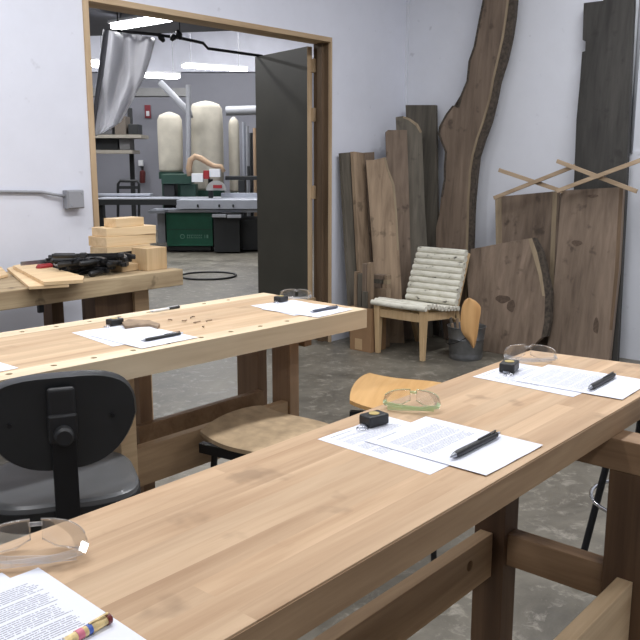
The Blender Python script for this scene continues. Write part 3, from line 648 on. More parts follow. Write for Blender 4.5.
pen((60, 650), (112, 622), 'patterned multicolour pen at the bottom left on the printed page', TZ + .0026, flat('pen_cream', (222, 196, 140), .4, var=.4, vs=120), r=.0062,
    bands=[(.3, .42, flat('pen_pink', (214, 120, 140), .4)), (.5, .58, flat('pen_blue', (70, 100, 180), .4)), (.88, .96, flat('pen_maroon', (110, 40, 40), .4))])
pen((150, 313.2), (180, 308), 'thin marker with a black cap beyond the wood offcut on the pale bench', TZ, WHITEP, r=.005, bands=[(.62, .97, BLACK)])

YEL = flat('brass_label', (190, 170, 110), .4)
def tape(px, py, rz, label, sc=1):
    p = onz(px, py, TZ); r_ = thing('tape_measure', label, 'tape measure', (p.x, p.y, TZ + .0026), rz)
    MB().box(-.026 * sc, .026 * sc, -.018 * sc, .018 * sc, 0, .022 * sc).build('case', BLACK, r_, bevel=.004, seg=3)
    MB().lathe([(.0, .0), (.011 * sc, 0), (.011 * sc, .0012), (0, .0014)], (0, 0, .022 * sc), 20).build('face_label', YEL, r_)
    s = MB(); s.box(-.031 * sc, -.0255 * sc, -.008, .008, .001, .005); s.build('end_hook', STEEL, r_)
    MB().tube([(-.041 * sc + .012 * math.cos(t * PI / 8), -.012 + .012 * math.sin(t * PI / 8), .0016) for t in range(16)], .0012, 6, close=True).build('key_ring', CHROME, r_, smooth=True)
    return r_
tape(374, 425, -.2, 'black keyring tape measure beside the green glasses on the near bench', 1.05)
tape(509, 371.5, .25, 'black keyring tape measure at the far right end of the near bench', 1.15)
tape(115, 325.5, .05, 'black tape measure at the corner of the sheet on the pale bench', 1.0)
tape(281, 302, .05, 'black tape measure on the sheet at the right end of the pale bench', 1.0)

# wood scrap on the middle bench
p = [onz(x, y, TZ + .012) for x, y in ((122, 322), (128, 319), (150, 320), (160, 323.5), (158, 326.5), (150, 324), (138, 324.5), (125, 326))]
tag(MB().prism(p, (0, 0, -.0115)).build('wood_offcut', WALN2, bevel=.002), 'small brown curved wood offcut behind the tape measure on the pale bench', 'offcut')
for i, (x, y) in enumerate(((170, 321), (185, 322), (197, 323.5), (209, 322), (192, 318.5), (203, 328))):
    c = onz(x, y, TZ); s = MB(); s.tube([c + Vector((.01 * math.cos(t + i), .008 * math.sin(t * 1.3), .003 + .0012 * t)) for t in range(5)], .0022, 5)
    tag(s.build('wood_shaving', WALN2), 'tiny curled brown wood shaving on the pale bench right of the offcut', 'shaving', 'shavings on the pale bench')

# safety glasses
def glasses(px, py, rz, label, frame, lens, sc=1., tilt=0, armdir=1):
    p = onz(px, py, TZ); r_ = thing('safety_glasses', label, 'safety glasses', (p.x, p.y, TZ + .001), rz)
    Rr = .078 * sc
    for sgn in (-1, 1):
        def fn(u, v, sgn=sgn):
            a = sgn * (.10 + 1.12 * u); nose = max(0, .25 - u) / .25
            z0 = .012 * nose * sc + .004 * sc * (u ** 2); z1 = .044 * sc - .010 * sc * u ** 3
            bul = .004 * math.sin(PI * v)
            return Vector(((Rr + bul) * math.sin(a), -(Rr + bul) * math.cos(a) * .72 + .03 * sc, z0 + (z1 - z0) * v))
        s = MB(); s.grid(fn, 16, 8, lambda u, v: Vector((0, .0016, 0))); s.build('lens', lens, r_, smooth=True)
        a = sgn * 1.22; x0 = Rr * math.sin(a); yy = -Rr * math.cos(a) * .72 + .03 * sc
        yo = .012 if sgn > 0 else .020
        s = MB(); W_ = [Vector((x0, yy, .020 * sc)), Vector((x0 * .97, yy + yo, .016 * sc)), Vector((x0 * .4, yy + yo + .012, .013 * sc)), Vector((-x0 * .3, yy + yo + .012, .010 * sc)), Vector((-x0 * .85, yy + yo + .002, .006 * sc))]
        for q0, q1 in zip(W_, W_[1:]): s.bar(q0, q1, .0022, .0105 * sc, side=(0, 1, 0))
        s.build('temple_arm', frame, r_)
        s = MB(); s.tube([fn(t / 10, 1.0) for t in range(11)], .0009, 6); s.tube([fn(t / 10, 0.) + Vector((0, 0, .0015)) for t in range(11)], .0009, 6); s.build('rim', frame, r_, smooth=True)
    s = MB(); s.tube([(Rr * math.sin(t), -Rr * math.cos(t) * .72 + .03 * sc, .036 * sc) for t in (-.12, -.06, 0, .06, .12)], .0035, 8); s.build('nose_bridge', frame, r_, smooth=True)
    return r_
glasses(412, 408, math.radians(118), 'clear safety glasses with pale green frame beyond the centre sheets', LENSG, LENS, .84)
glasses(529, 361, math.radians(127), 'clear safety glasses behind the sheets at the far right end of the near bench', CLEARF, LENS, .95)
glasses(34, 556, math.radians(140), 'clear safety glasses at the bottom left beyond the printed page', CLEARF, LENS, 1.0)
glasses(296, 299, math.radians(127), 'clear safety glasses at the right end of the pale bench', CLEARF, LENS, .85)

# ------------------------------------------------------------------ OFFICE CHAIR
ang = math.radians(62)
ob = onz(67, 505, .56); oc = thing('task_chair', 'black swivel task chair seen from behind at the middle bench', 'chair', (0, 0, 0), ang - PI / 2)
fdir = Vector((math.cos(ang), math.sin(ang), 0)); cc = Vector((ob.x, ob.y, 0)) + fdir * .17; oc.location = cc
# local +Y = facing direction, back at -Y
def superel(w, h, n, k=2.6, skew=0):
    o = []
    for i in range(n):
        t = 2 * PI * i / n; c, s_ = math.cos(t), math.sin(t)
        x = w * abs(c) ** (2 / k) * (1 if c >= 0 else -1); y = h * abs(s_) ** (2 / k) * (1 if s_ >= 0 else -1)
        o.append((x * (1 - skew * (-y / h if y < 0 else 0) * .45), y))
    return o
BY = -.19
bz = ond(67, 424, (Vector((cc.x, cc.y, 0)) + fdir * BY).dot(FH)).z
bw, bhh = .192, .124
s = MB(); out = superel(bw, bhh, 40, 3., .55)
rings = []
for (sc_, yy) in ((.93, BY + .055), (1.0, BY + .045), (1.0, BY + .012), (.97, BY)):
    rings.append([s.bm.verts.new((x * sc_, yy + .9 * x * x, bz + y * sc_)) for x, y in out])
for A_, B_ in zip(rings, rings[1:]):
    for k in range(40): s.bm.faces.new((A_[k], A_[(k + 1) % 40], B_[(k + 1) % 40], B_[k]))
s.bm.faces.new(rings[0]); s.bm.faces.new(rings[-1][::-1])
bkr = s.build('backrest', BLACKV, oc, smooth='auto')
for (x, z) in ((.125, .005), (-.125, .005)):
    MB().tube([(x, BY + .9 * x * x + .002, bz + z), (x, BY + .9 * x * x - .004, bz + z)], .006, 12).build('screw', BLACKM, bkr)
s = MB(); s.box(-.036, .036, BY - .022, BY + .0, bz - .045, bz + .03); s.build('adjuster_bracket', BLACK, oc, bevel=.006)
s = MB(); s.box(-.034, .034, BY - .016, BY + .004, bz + .0, bz + .098); s.build('back_bar_cover', BLACK, oc, bevel=.014, seg=4)
s = MB(); s.tube([(0, BY - .02, bz - .02), (0, BY - .048, bz - .02), (0, BY - .054, bz - .02)], [.024, .024, .018], 20); s.build('knob', BLACK, oc, smooth='auto')
SZ = .575
s = MB(); s.box(-.03, .03, BY - .021, BY - .007, SZ - .1, bz - .02); s.bar((0, BY - .015, SZ - .095), (0, -.02, SZ - .105), .06, .012); s.build('back_bar', BLACKM, oc, bevel=.002)
out = superel(.205, .195, 44, 3.6)
def cush(name, prof, mat, off=.0):
    s = MB(); R_ = []
    for sc_, z in prof: R_.append([s.bm.verts.new((x * sc_, y * sc_ + .005 + off, z)) for x, y in out])
    for A_, B_ in zip(R_, R_[1:]):
        for k in range(44): s.bm.faces.new((A_[k], A_[(k + 1) % 44], B_[(k + 1) % 44], B_[k]))
    s.bm.faces.new(R_[0][::-1]); s.bm.faces.new(R_[-1]); return s.build(name, mat, oc, smooth='auto')
SHN = flat('seat_vinyl_sheen', (96, 98, 100), .3, var=.12, vs=4)  # lighter grey paints the sheen on the black seat
cush('seat_pan', [(.86, SZ - .085), (.97, SZ - .07), (1.0, SZ - .045), (1.0, SZ - .02)], BLACK)
cush('seat_cushion', [(.985, SZ - .0205), (.98, SZ - .008), (.94, SZ - .001), (.85, SZ - .002), (.5, SZ - .006), (.1, SZ - .008)], SHN)
MB().tube([(0, 0, SZ - .11), (0, 0, .12)], .028, 16).build('gas_post', BLACKM, oc, smooth='auto')
for k in range(5):
    a = 2 * PI * k / 5 + .3; e_ = Vector((.27 * math.cos(a), .27 * math.sin(a), .075))
    lg = MB().tube([(0, 0, .125), e_ * .5 + Vector((0, 0, .07)), e_], [.03, .024, .016], 10).build('base_arm', BLACK, oc, smooth=True)
    MB().lathe([(.0, 0.), (.018, .0), (.026, .012), (.026, .036), (.018, .048), (0, .048)], (e_.x, e_.y, .003), 14).build('caster', BLACK, lg, smooth='auto')

# ------------------------------------------------------------------ STOOLS with moulded ply seats
def stool(label, c, rz, sz, w, d, mat, hump=.03, group=None, ring=False):
    r_ = thing('stool', label, 'stool', (c[0], c[1], 0), rz)
    def fn(u, v):
        x = (u - .5) * 2; y = (v - .5) * 2
        # rounded square
        k = 1 - .06 * (x * x * y * y)
        return Vector((x * w / 2 * k * (1 - .05 * y * y), y * d / 2 * k * (1 - .05 * x * x), sz + hump * ((y * y if y > 0 else -.15 * y * y) * .5 - x * x * .28)))
    MB().grid(fn, 14, 14, (0, 0, -.014)).build('seat', mat, r_, smooth='auto')
    zf = sz - .014 - hump * .3
    s = MB()
    s.box(-w * .475, -w * .475 + .022, -d * .44, d * .44, zf - .034, zf - .001); s.box(w * .475 - .022, w * .475, -d * .44, d * .44, zf - .034, zf - .001)
    s.box(-w * .46, w * .46, -.012, .012, zf - .03, zf - .006); s.build('seat_frame', BLACKM, r_)
    for sx in (-1, 1):
        for sy in (-1, 1):
            MB().tube([(sx * w * .37, sy * d * .34, zf - .01), (sx * w * .45, sy * d * .42, .002)], .011, 10).build('leg', BLACKM, r_, smooth='auto')
    zr = zf * .42; rr = math.hypot(w, d) * .35
    MB().tube([(rr * math.cos(t * PI / 16), rr * math.sin(t * PI / 16), zr) for t in range(32)], .008, 8, close=True).build('foot_ring', CHROME, r_, smooth=True)
    return r_
STZ = .55
q = [onz(205, 432, STZ), onz(262, 410, STZ), onz(340, 419, STZ), onz(262, 455, STZ)]
cq = sum(q, Vector()) / 4
stool('worn tan topped stool with a black metal frame between the two front benches', (1.90, 1.862), math.radians(9), STZ, .385, .36, WORN, .045)
q = onz(392, 392, .57)
stool('light plywood seated stool behind the centre of the near bench', (2.425, 1.685), math.radians(27), .60, .44, .36, PLY, .045)
q = onz(596, 520, .35)
TL0 = onz(612, 466, .60)
def bar_stool():
    t0 = Vector((2.70, .852, 0))
    r_ = thing('stool', 'black legged stool with a chrome foot ring at the right end of the near bench', 'stool', t0)
    MB().lathe([(0, .66), (.14, .66), (.16, .672), (.16, .69), (.14, .70), (0, .70)], (0, 0, 0), 32).build('seat', PLY, r_, smooth='auto')
    for k in range(4):
        a = math.radians(131 + 90 * k); MB().tube([(.12 * math.cos(a), .12 * math.sin(a), .66), (.24 * math.cos(a), .24 * math.sin(a), .003)], .012, 10).build('leg', BLACKM, r_, smooth='auto')
    MB().tube([(.195 * math.cos(t * PI / 16), .195 * math.sin(t * PI / 16), .31) for t in range(32)], .007, 8, close=True).build('foot_ring', CHROME, r_, smooth=True)
bar_stool()

# ------------------------------------------------------------------ SLATTED LOUNGE CHAIR
fl = onz(376, 353, 0); fr = onz(423.7, 362, 0); X0 = (fl.x + fr.x) / 2; Y0, Y1 = fr.y, fl.y + .02
sc_ = thing('lounge_chair', 'low lounge chair with white birch bark slats beside the leaning boards', 'chair', (X0 + .28, (Y0 + Y1) / 2, 0))
P_ = lambda m, n, mat, bv=.002: m.build(n, mat, sc_, world=True, bevel=bv)
CW = PINEZ
for y in (Y0 + .025, Y1 - .025):
    P_(MB().taper((X0 + .02, y, 0), (X0 + .02, y, .385), .032, .055, .032, .05), 'leg', CW, .003)
    P_(MB().taper((X0 + .56, y, 0), (X0 + .44, y, .36), .032, .05, .03, .045), 'leg', CW, .003)
    P_(MB().bar((X0 + .04, y, .325), (X0 + .46, y, .29), .03, .06), 'side_rail', CW)
    P_(MB().bar((X0 + .435, y, .25), (X0 + .615, y, .745), .03, .03), 'back_post', CW)
P_(MB().box(X0 + .005, X0 + .04, Y0 + .05, Y1 - .05, .285, .345), 'front_rail', CW)
P_(MB().box(X0 + .42, X0 + .45, Y0 + .05, Y1 - .05, .26, .31), 'rear_rail', CW)
ns = 11
for i in range(ns):
    t = i / (ns - 1); x = X0 - .012 + .45 * t; z = .395 + .02 * math.sin(PI * min(1, t * 2.2)) * (t < .45) - .055 * t
    P_(MB().tube([(x, Y0 - .015, z), (x, (Y0 + Y1) / 2, z - .004), (x, Y1 + .015, z)], .0195, 12), 'seat_slat', BIRCH, 0)
nbk = 9
for i in range(nbk):
    t = i / (nbk - 1); x = X0 + .43 + .14 * t; z = .385 + .365 * t; w_ = .008 * math.sin(PI * t) - .012 * t
    P_(MB().tube([(x, Y0 + .0 - w_, z), (x + .006, (Y0 + Y1) / 2, z), (x, Y1 - .0 + w_, z)], .0262, 12), 'back_slat', BIRCH, 0)
for y in (Y0 + .04, Y1 - .04):
    pass

# ------------------------------------------------------------------ BUCKET with plywood piece
bc = onz(467, 361, 0)
r_ = thing('bucket', 'dented galvanised metal bucket beside the slatted chair', 'bucket', (bc.x + .08, bc.y + .06, 0))
s = MB(); R0, R1, Hh = .118, .140, .245
s.lathe([(0, .003), (R0 - .004, .003), (R0, 0), (R0 + .004, .012), (R0 + .006, .02), (R0 + .004, .028), (R0 + .012, Hh * .62), (R0 + .016, Hh * .64), (R0 + .013, Hh * .66), (R1, Hh - .006), (R1 + .005, Hh), (R1 - .001, Hh + .002), (R1 - .005, Hh - .006), (R0 + .006, .05), (R0 - .006, .01), (0, .01)], (0, 0, 0), 36)
s.build('bucket_body', GALV, r_, smooth='auto')
s = MB(); s.tube([((R1 + .008) * math.cos(t), (R1 + .008) * math.sin(t) * 1.0, Hh - .02 - .11 * math.sin((t - .9) / 3.14 * PI)) for t in [.9 + 3.14 * k / 14 for k in range(15)]], .003, 6); s.build('bail_handle', BLACKM, r_, smooth=True)
for a in (.9, .9 + PI):
    MB().box(-.012, .012, -.004, .006, -.018, .018).build('handle_ear', GALV, r_).location = ((R1 + .003) * math.cos(a), (R1 + .003) * math.sin(a), Hh - .03)
# bent plywood piece standing in the bucket, outline from the front
bp = Vector((bc.x + .08, bc.y + .06, 0)) - FH * .165
dpl = bp.dot(FH) - .02
left = [(468, 298.2), (464.5, 301), (462, 307), (460.8, 315), (460.6, 324), (461.5, 331), (464, 336), (468, 340), (470.5, 344), (472.5, 348)]
right = [(470, 298), (476, 301), (480.8, 306), (481, 312), (479.5, 320), (478.5, 328), (477.5, 335), (476.5, 340), (475.5, 345), (474, 348.4)]
def plyfn(u, v):
    k = v * (len(left) - 1); i = min(int(k), len(left) - 2); f_ = k - i
    L_ = Vector(left[i]).lerp(Vector(left[i + 1]), f_); R_ = Vector(right[i]).lerp(Vector(right[i + 1]), f_)
    px = L_.lerp(R_, u); return ond(px.x, px.y, dpl - .03 * math.sin(PI * u) - .02 * u)
s = MB(); s.grid(plyfn, 12, 20, tuple(FH * .011)); o = s.build('bent_plywood_piece', PLYZ, smooth='auto')
tag(o, 'curved orange plywood chair back hanging over the front rim of the bucket', 'plywood piece')
for i, (a, h) in enumerate(((.5, .3), (1.2, .27), (2.0, .29), (2.6, .26))):
    c = Vector((bc.x + .08, bc.y + .06, 0)); q = c + Vector((.07 * math.cos(a), .07 * math.sin(a), .02)); q2 = c + Vector((.12 * math.cos(a), .12 * math.sin(a), h + .01))
    tag(MB().bar(q, q2, .02, .012).build('wood_stick', [WALNG, WALN2][i % 2]), 'short brown stick standing in the metal bucket', 'stick', 'sticks in the bucket')

# ------------------------------------------------------------------ CARDBOARD BOX & offcuts
fb = onz(371, 353, 0); 
bxr = thing('cardboard_box', 'brown cardboard box on the floor between the pale bench end and the lounge chair', 'box', (fb.x, fb.y + .12, 0))
wbx = (onx(350, 340, fb.x).y - fb.y); hbx = ony(360, 309, fb.y + .1).z
T_ = lambda m, n, mat, b=.002: m.build(n, mat, bxr, world=True, bevel=b)
hbx = onx(371, 309, fb.x).z
s = MB(); s.box(fb.x, fb.x + .19, fb.y, fb.y + wbx, 0, .012); s.box(fb.x, fb.x + .006, fb.y, fb.y + wbx, .012, hbx); s.box(fb.x + .184, fb.x + .19, fb.y, fb.y + wbx, .012, hbx); s.box(fb.x + .006, fb.x + .184, fb.y, fb.y + .006, .012, hbx); s.box(fb.x + .006, fb.x + .184, fb.y + wbx - .006, fb.y + wbx, .012, hbx)
T_(s, 'carton', CARD, 0)
pl = onx(362, 351, fb.x); pl2 = onx(355, 338, fb.x)
T_(MB().box(fb.x - .001, fb.x, pl.y, pl2.y, .01, pl2.z), 'label', CARDL, 0)
ydep = fb.x + .02
def off_(px0, px1, pyt, xx, lab, mat, zb=.012, th=.04):
    a = onx(px1, pyt, xx); b = onx(px0, pyt, xx)
    return tag(MB().box(xx, xx + th, a.y, b.y, zb, a.z).build('wood_offcut', mat, bevel=.002), lab, 'offcut')
bx = fb.x + .01
off_(362.2, 366.5, 264, bx + .03, 'tallest dark offcut standing in the cardboard box', WALN)
off_(367, 371, 263, bx + .03, 'tall brown offcut standing beside the tallest dark one in the box', WALN2)
off_(354, 357, 272, bx + .03, 'slim brown offcut standing at the left side of the box', WALN2)
off_(357.5, 361.5, 274, bx + .02, 'dark flat offcut with a pale end standing in the box', WALNG)
off_(355.5, 360, 290, bx + .10, 'short dark offcut standing deep in the box', WALNG)
off_(362, 366.5, 292, bx - .003 + .007, 'short grey offcut at the front of the box', WALNG, th=.02)
off_(365.5, 369, 288, bx + .08, 'small dark offcut standing at the right rear of the box', BARK)
# stacked offcuts to the right, behind the chair
xo = fb.x + .215
zt = onx(385, 289, xo).z; ya = max(onx(396, 291, xo).y, Y1 + .03); yb = onx(371, 291, xo).y
tag(MB().box(xo, xo + .06, ya, yb, 0, zt).build('wood_block', WALN2, bevel=.003), 'wide tan block standing behind the lounge chair beneath the small offcuts', 'wood block')
lay = [((374, 389, 287), (377, 401, 283)), ((369.5, 384, 282), (386, 396, 278)), ((376, 391, 277), (391, 402, 279.5))]
zc = zt + .001; labs = ['lowest', 'second', 'upper']
for i in range(3):
    for j, (pa, pb) in enumerate(((371.5 + i, 380 + i), (381.5 + i, 390 - 1 * i))):
        a = max(onx(pb, 285, xo).y, Y1 + .03); b = onx(pa, 285, xo).y; hh = .038 + .008 * ((i + j) % 2) if True else 0
        o = MB().box(xo + .01 * j, xo + .045 + .01 * i, a, b, zc, zc + .034).build('wood_offcut', [WALN, WALN2, WALNG, SAP][(i * 2 + j) % 4], bevel=.002)
        tag(o, '%s %s small offcut stacked on the tan block behind the lounge chair' % (['left', 'right'][j], labs[i]), 'offcut')
    zc += .035

# ------------------------------------------------------------------ FAR ROOM
def vb(m, px0, px1, pyt, pyb, d, th):
    a, b = ond(px0, pyt, d), ond(px1, pyb, d); ra = a.dot(RT); rb = b.dot(RT)
    P = lambda r, dd, z: RT * r + FH * dd + Vector((0, 0, z))
    z1, z0 = a.z, max(b.z, 0)
    m.quadbox([P(ra, d, z0), P(rb, d, z0), P(rb, d + th, z0), P(ra, d + th, z0)], [P(ra, d, z1), P(rb, d, z1), P(rb, d + th, z1), P(ra, d + th, z1)]); return m
def VZ(px, py, d): return ond(px, py, d)
DF = 18.0
# shell
PF = lambda r, dd, z: RT * r + FH * dd + Vector((0, 0, z))
zsplit = ond(200, 72, DF).z
def wallq(a, b, z0, z1, th=.1): return MB().quadbox([PF(*a, z0), PF(*b, z0), PF(b[0], b[1] + th, z0), PF(a[0], a[1] + th, z0)], [PF(*a, z1), PF(*b, z1), PF(b[0], b[1] + th, z1), PF(a[0], a[1] + th, z1)])
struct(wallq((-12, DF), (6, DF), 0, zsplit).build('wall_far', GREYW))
struct(wallq((-12, DF - .05), (6, DF - .05), zsplit + .001, 5.6, .15).build('trim_7', INSUL))
struct(MB().box(-4, 26, YW + WT, 26, 5.6, 5.7).build('ceiling_far', INSUL))
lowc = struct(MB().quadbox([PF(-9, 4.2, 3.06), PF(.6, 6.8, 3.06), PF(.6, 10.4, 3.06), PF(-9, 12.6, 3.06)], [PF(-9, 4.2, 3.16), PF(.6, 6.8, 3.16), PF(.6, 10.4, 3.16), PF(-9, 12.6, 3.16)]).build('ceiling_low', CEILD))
struct(MB().box(5.0 + 1.6, 6.75, YW + WT, 14, 0, 5.6).build('wall_side', GREYW)) if False else None
def lamp(name, label, a, b, d, tz=None, r=.035, w_=.12):
    A, B = ond(*a, d[0]), ond(*b, d[0] * (HZ - a[1]) / (HZ - b[1])); c = (A + B) / 2; v = (B - A)
    z = max(A.z, B.z); A.z = B.z = (A.z + B.z) / 2; t_ = thing('ceiling_light', label, 'light', c)
    MB().bar(A, B, w_, .05).build('diffuser', LAMP, t_, world=True, bevel=.012)
    up = Vector((0, 0, .045)); MB().bar(A + up, B + up, w_ + .06, .03).build('housing', WHITEP, t_, world=True)
    for q in (A.lerp(B, .12), A.lerp(B, .88)):
        MB().tube([q + up, Vector((q.x, q.y, tz or 5.6))], .008, 6).build('hanger', GREYM, t_, world=True)
    return c, v
lamp('l', 'bright tube light closest to the doorway, above the plastic sheet', (115, 27), (168, 18.5), (9.6, 9.6), 3.06, w_=.13)
lamp('l', 'bright tube light partly behind the plastic sheet', (138, 75), (178, 77), (13, 13.4), w_=.2)
lamp('l', 'long bright tube light over the saw to the left of the dark door', (183, 66), (246, 70), (15.5, 15.5), w_=.12)
lamp('l', 'bright tube light seen between the door frame and the plastic sheet', (86, 62), (104, 66), (14.5, 14.5), w_=.3)
# beams and high duct under the white insulation
s = MB(); vb(s, 85, 186, 88, 96, 16.5, .3); tag(s.build('roof_beam', flat('beam_paint', (120, 120, 120), .6)), 'grey horizontal beam across the far room behind the dust bags', 'beam')
tag(MB().tube([ond(226, 111, 16.2), ond(262, 110, 16.2)], .09, 16).build('air_duct', GREYM, smooth='auto'), 'grey round horizontal air duct right of the big dust bag', 'duct')
tag(MB().tube([ond(160, 82, 14.6), ond(189, 112, 14.6), ond(190, 118, 14.6)], .055, 12).build('air_duct', GREYM, smooth=True), 'slanting pale duct coming down between the two dust bags', 'duct')
tag(MB().tube([ond(188.5, 85, 14.4), ond(188.5, 170, 14.4)], .045, 12).build('air_duct', GREYM, smooth='auto'), 'vertical pale pipe standing between the two dust bags', 'duct')
# black pipe with fittings near the doorway
pp = [ond(x, y, 6.4 + (x - 120) * .006) for x, y in ((118, 31), (155, 34.5), (180, 38), (203, 43), (208, 48.5), (262, 56))]
rp = thing('black_pipe', 'black pipe with clamps and fittings crossing high behind the doorway', 'pipe', pp[0])
MB().tube(pp, .012, 10).build('pipe', BLACKM, rp, world=True, smooth='auto')
for x, y, dx, dy in ((160, 37, 4, 8), (174, 37, -3, 6), (178, 34, 3, 9)):
    a = ond(x - dx * .3, y - dy * .4, 6.65); b = ond(x + dx, y + dy * .6, 6.65); MB().tube([a, (a + b) / 2, b], [.016, .026, .012], 8).build('fitting', BLACKM, rp, world=True, smooth=True)
for q in (pp[0], pp[2]): MB().tube([q, Vector((q.x, q.y, 3.06))], .005, 6).build('hanger_rod', BLACKM, rp, world=True)
# plastic sheet
def sheetfn(u, v):
    # u across 0..1 , v down 0..1
    Lx, Ly = 107 + (93 - 107) * v ** 1.1, 30 + (137 - 30) * v
    ex = [(0, 156, 38), (.15, 151, 57), (.35, 145, 76), (.55, 137, 92), (.75, 129, 107), (.9, 121, 122), (1, 108, 131)]
    for k in range(len(ex) - 1):
        if ex[k][0] <= v <= ex[k + 1][0]:
            f_ = (v - ex[k][0]) / (ex[k + 1][0] - ex[k][0]); Rx = ex[k][1] + (ex[k + 1][1] - ex[k][1]) * f_; Ry = ex[k][2] + (ex[k + 1][2] - ex[k][2]) * f_; break
    px = Lx + (Rx - Lx) * u; py = Ly + (Ry - Ly) * u + 10 * math.sin(PI * u) * (v > .0) * (1 - v) * .5
    dd = 6.42 + .05 * math.sin(u * 9 + v * 2.5) + .035 * math.sin(u * 17 - v * 5) + .18 * u * v * 0 - .10 * math.exp(-((u - .35 - .5 * v) / .07) ** 2) * (1 - v) * .6
    return ond(px, py, dd)
s = MB(); s.grid(sheetfn, 48, 40, tuple(FH * .002)); o = s.build('plastic_sheet', SHEET, smooth=True)
tag(o, 'translucent white plastic sheet gathered and hanging in the upper left of the doorway', 'plastic sheet')
s = MB(); s.tube([sheetfn(0, v / 20) + RT * -.008 for v in range(21)], .022, 8); s.build('hem', GREYM, o, world=True, smooth=True)

# table saw
D1 = 13.3
ts = thing('panel_saw', 'long green and black sliding table saw in the far room', 'saw', ond(215, 250, D1 + .4))
ts.location.z = 0
def tp(n, mat, px0, px1, a, b, d, th, bev=.004): return vb(MB(), px0, px1, a, b, d, th).build(n, mat, ts, world=True, bevel=bev)
cab = tp('cabinet', GREEN, 166, 213, 213, 246, D1, .8)
tp('plinth', MBLACK, 167, 211, 246.2, 250.5, D1 + .05, .7)
tp('black_cabinet', MBLACK, 213.3, 240, 216, 252, D1 - .15, .9); tp('black_cabinet', MBLACK, 240.3, 262, 219, 250, D1 + .1, .7)
tp('control_box', GREYM, 212, 226, 214.5, 217.5, D1 - .3, .14); tp('control_box', GREYM, 227, 241, 215, 218, D1 - .3, .14)
tp('sliding_table', ALU, 176, 262, 200, 209, D1 - .25, .45); tp('table_top', ALU, 96, 262, 198.3, 202, D1 + .25, .7)
tp('table_rail', ALU, 150, 262, 209.6, 212.4, D1 - .1, .5); tp('extension_rail', MBLACK, 90, 177, 199.5, 205, D1 - .25, .25)
tp('extension_table', ALU, 95, 150, 194.0, 196.0, D1 + .8, .3); tp('table_leg', MBLACK, 97, 104, 205.2, 247, D1 - .1, .2)
tp('side_wing', STEEL, 148, 165, 210.5, 213.5, D1 - .3, .7); tp('side_cabinet', GREYM, 157, 165.7, 214, 243, D1 + .1, .5)
tp('seam', GREEND, 166.5, 212.8, 229.2, 229.8, D1 - .006, .008, 0)
tp('rip_fence', ALU, 221, 262, 193, 198.2, D1 + .5, .05)
for x in (197.5, 219, 233): tp('knob', MBLACK, x - .8, x + .8, 204.5, 207.2, D1 - .29, .04)
# lettering and round emblem on the cabinet (illegible in the photograph: pale marks only)
PALE = flat('pale_lettering', (110, 156, 138), .5)
s = MB(); s.tube([ond(182.5, 236.5, D1 - .008) + RT * .033 * math.cos(t * PI / 8) + Vector((0, 0, .033 * math.sin(t * PI / 8))) for t in range(16)], .006, 6, close=True); s.build('emblem', PALE, ts, world=True)
x = 187
s = MB()
for w_ in (1.5, 1.3, 1.5, .5, 1.2, 1.4, 1.4, 1.3): 
    vb(s, x, x + w_ * .35, 234.8, 238.2, D1 - .007, .008); vb(s, x, x + w_, 234.8, 235.6, D1 - .007, .008); vb(s, x, x + w_, 237.5, 238.2, D1 - .007, .008); x += w_ + .7
vb(s, 204.5, 205.1, 234.8, 238.2, D1 - .007, .008); vb(s, 206.5, 208.2, 234.8, 238.2, D1 - .007, .008)
s.build('lettering', PALE, ts, world=True)
# blade guard and arm
gd = thing('saw_guard', 'white and red blade guard with a rounded hood over the saw table', 'saw guard', ond(212, 198, D1 + .3))
gp = lambda m, n, mat, b=.003: m.build(n, mat, gd, world=True, bevel=b)
gp(vb(MB(), 191.5, 203, 173.5, 182, D1 + .28, .14), 'housing', WHITEP)
gp(vb(MB(), 203.2, 209, 170.5, 179, D1 + .27, .16), 'red_panel', RED)
gp(vb(MB(), 209.2, 220, 169, 177, D1 + .28, .14), 'housing', WHITEP)
c_ = ond(216, 190.5, D1 + .3)
pts = [c_ + RT * .165 * math.cos(t * PI / 14) + Vector((0, 0, .16 * math.sin(t * PI / 14))) for t in range(15)]
gp(MB().prism(pts, FH * .07), 'hood', flat('guard_hood', (160, 160, 158), .4), .002)
gp(vb(MB(), 213, 222, 185, 188.2, D1 + .285, .01), 'red_label', RED, 0)
gp(vb(MB(), 208, 213, 179, 198, D1 + .36, .05), 'support', MBLACK)
tag(MB().tube([ond(x, y, D1 + .55) for x, y in ((190, 176), (189, 168), (190.5, 160), (195, 156.5), (201, 158.5), (208, 163), (214, 166), (221, 166.5), (224, 172))], [.05, .05, .05, .052, .05, .045, .04, .04, .035], 12).build('dust_hose', TAN, smooth=True), 'tan curved extraction hose above the saw guard', 'hose')
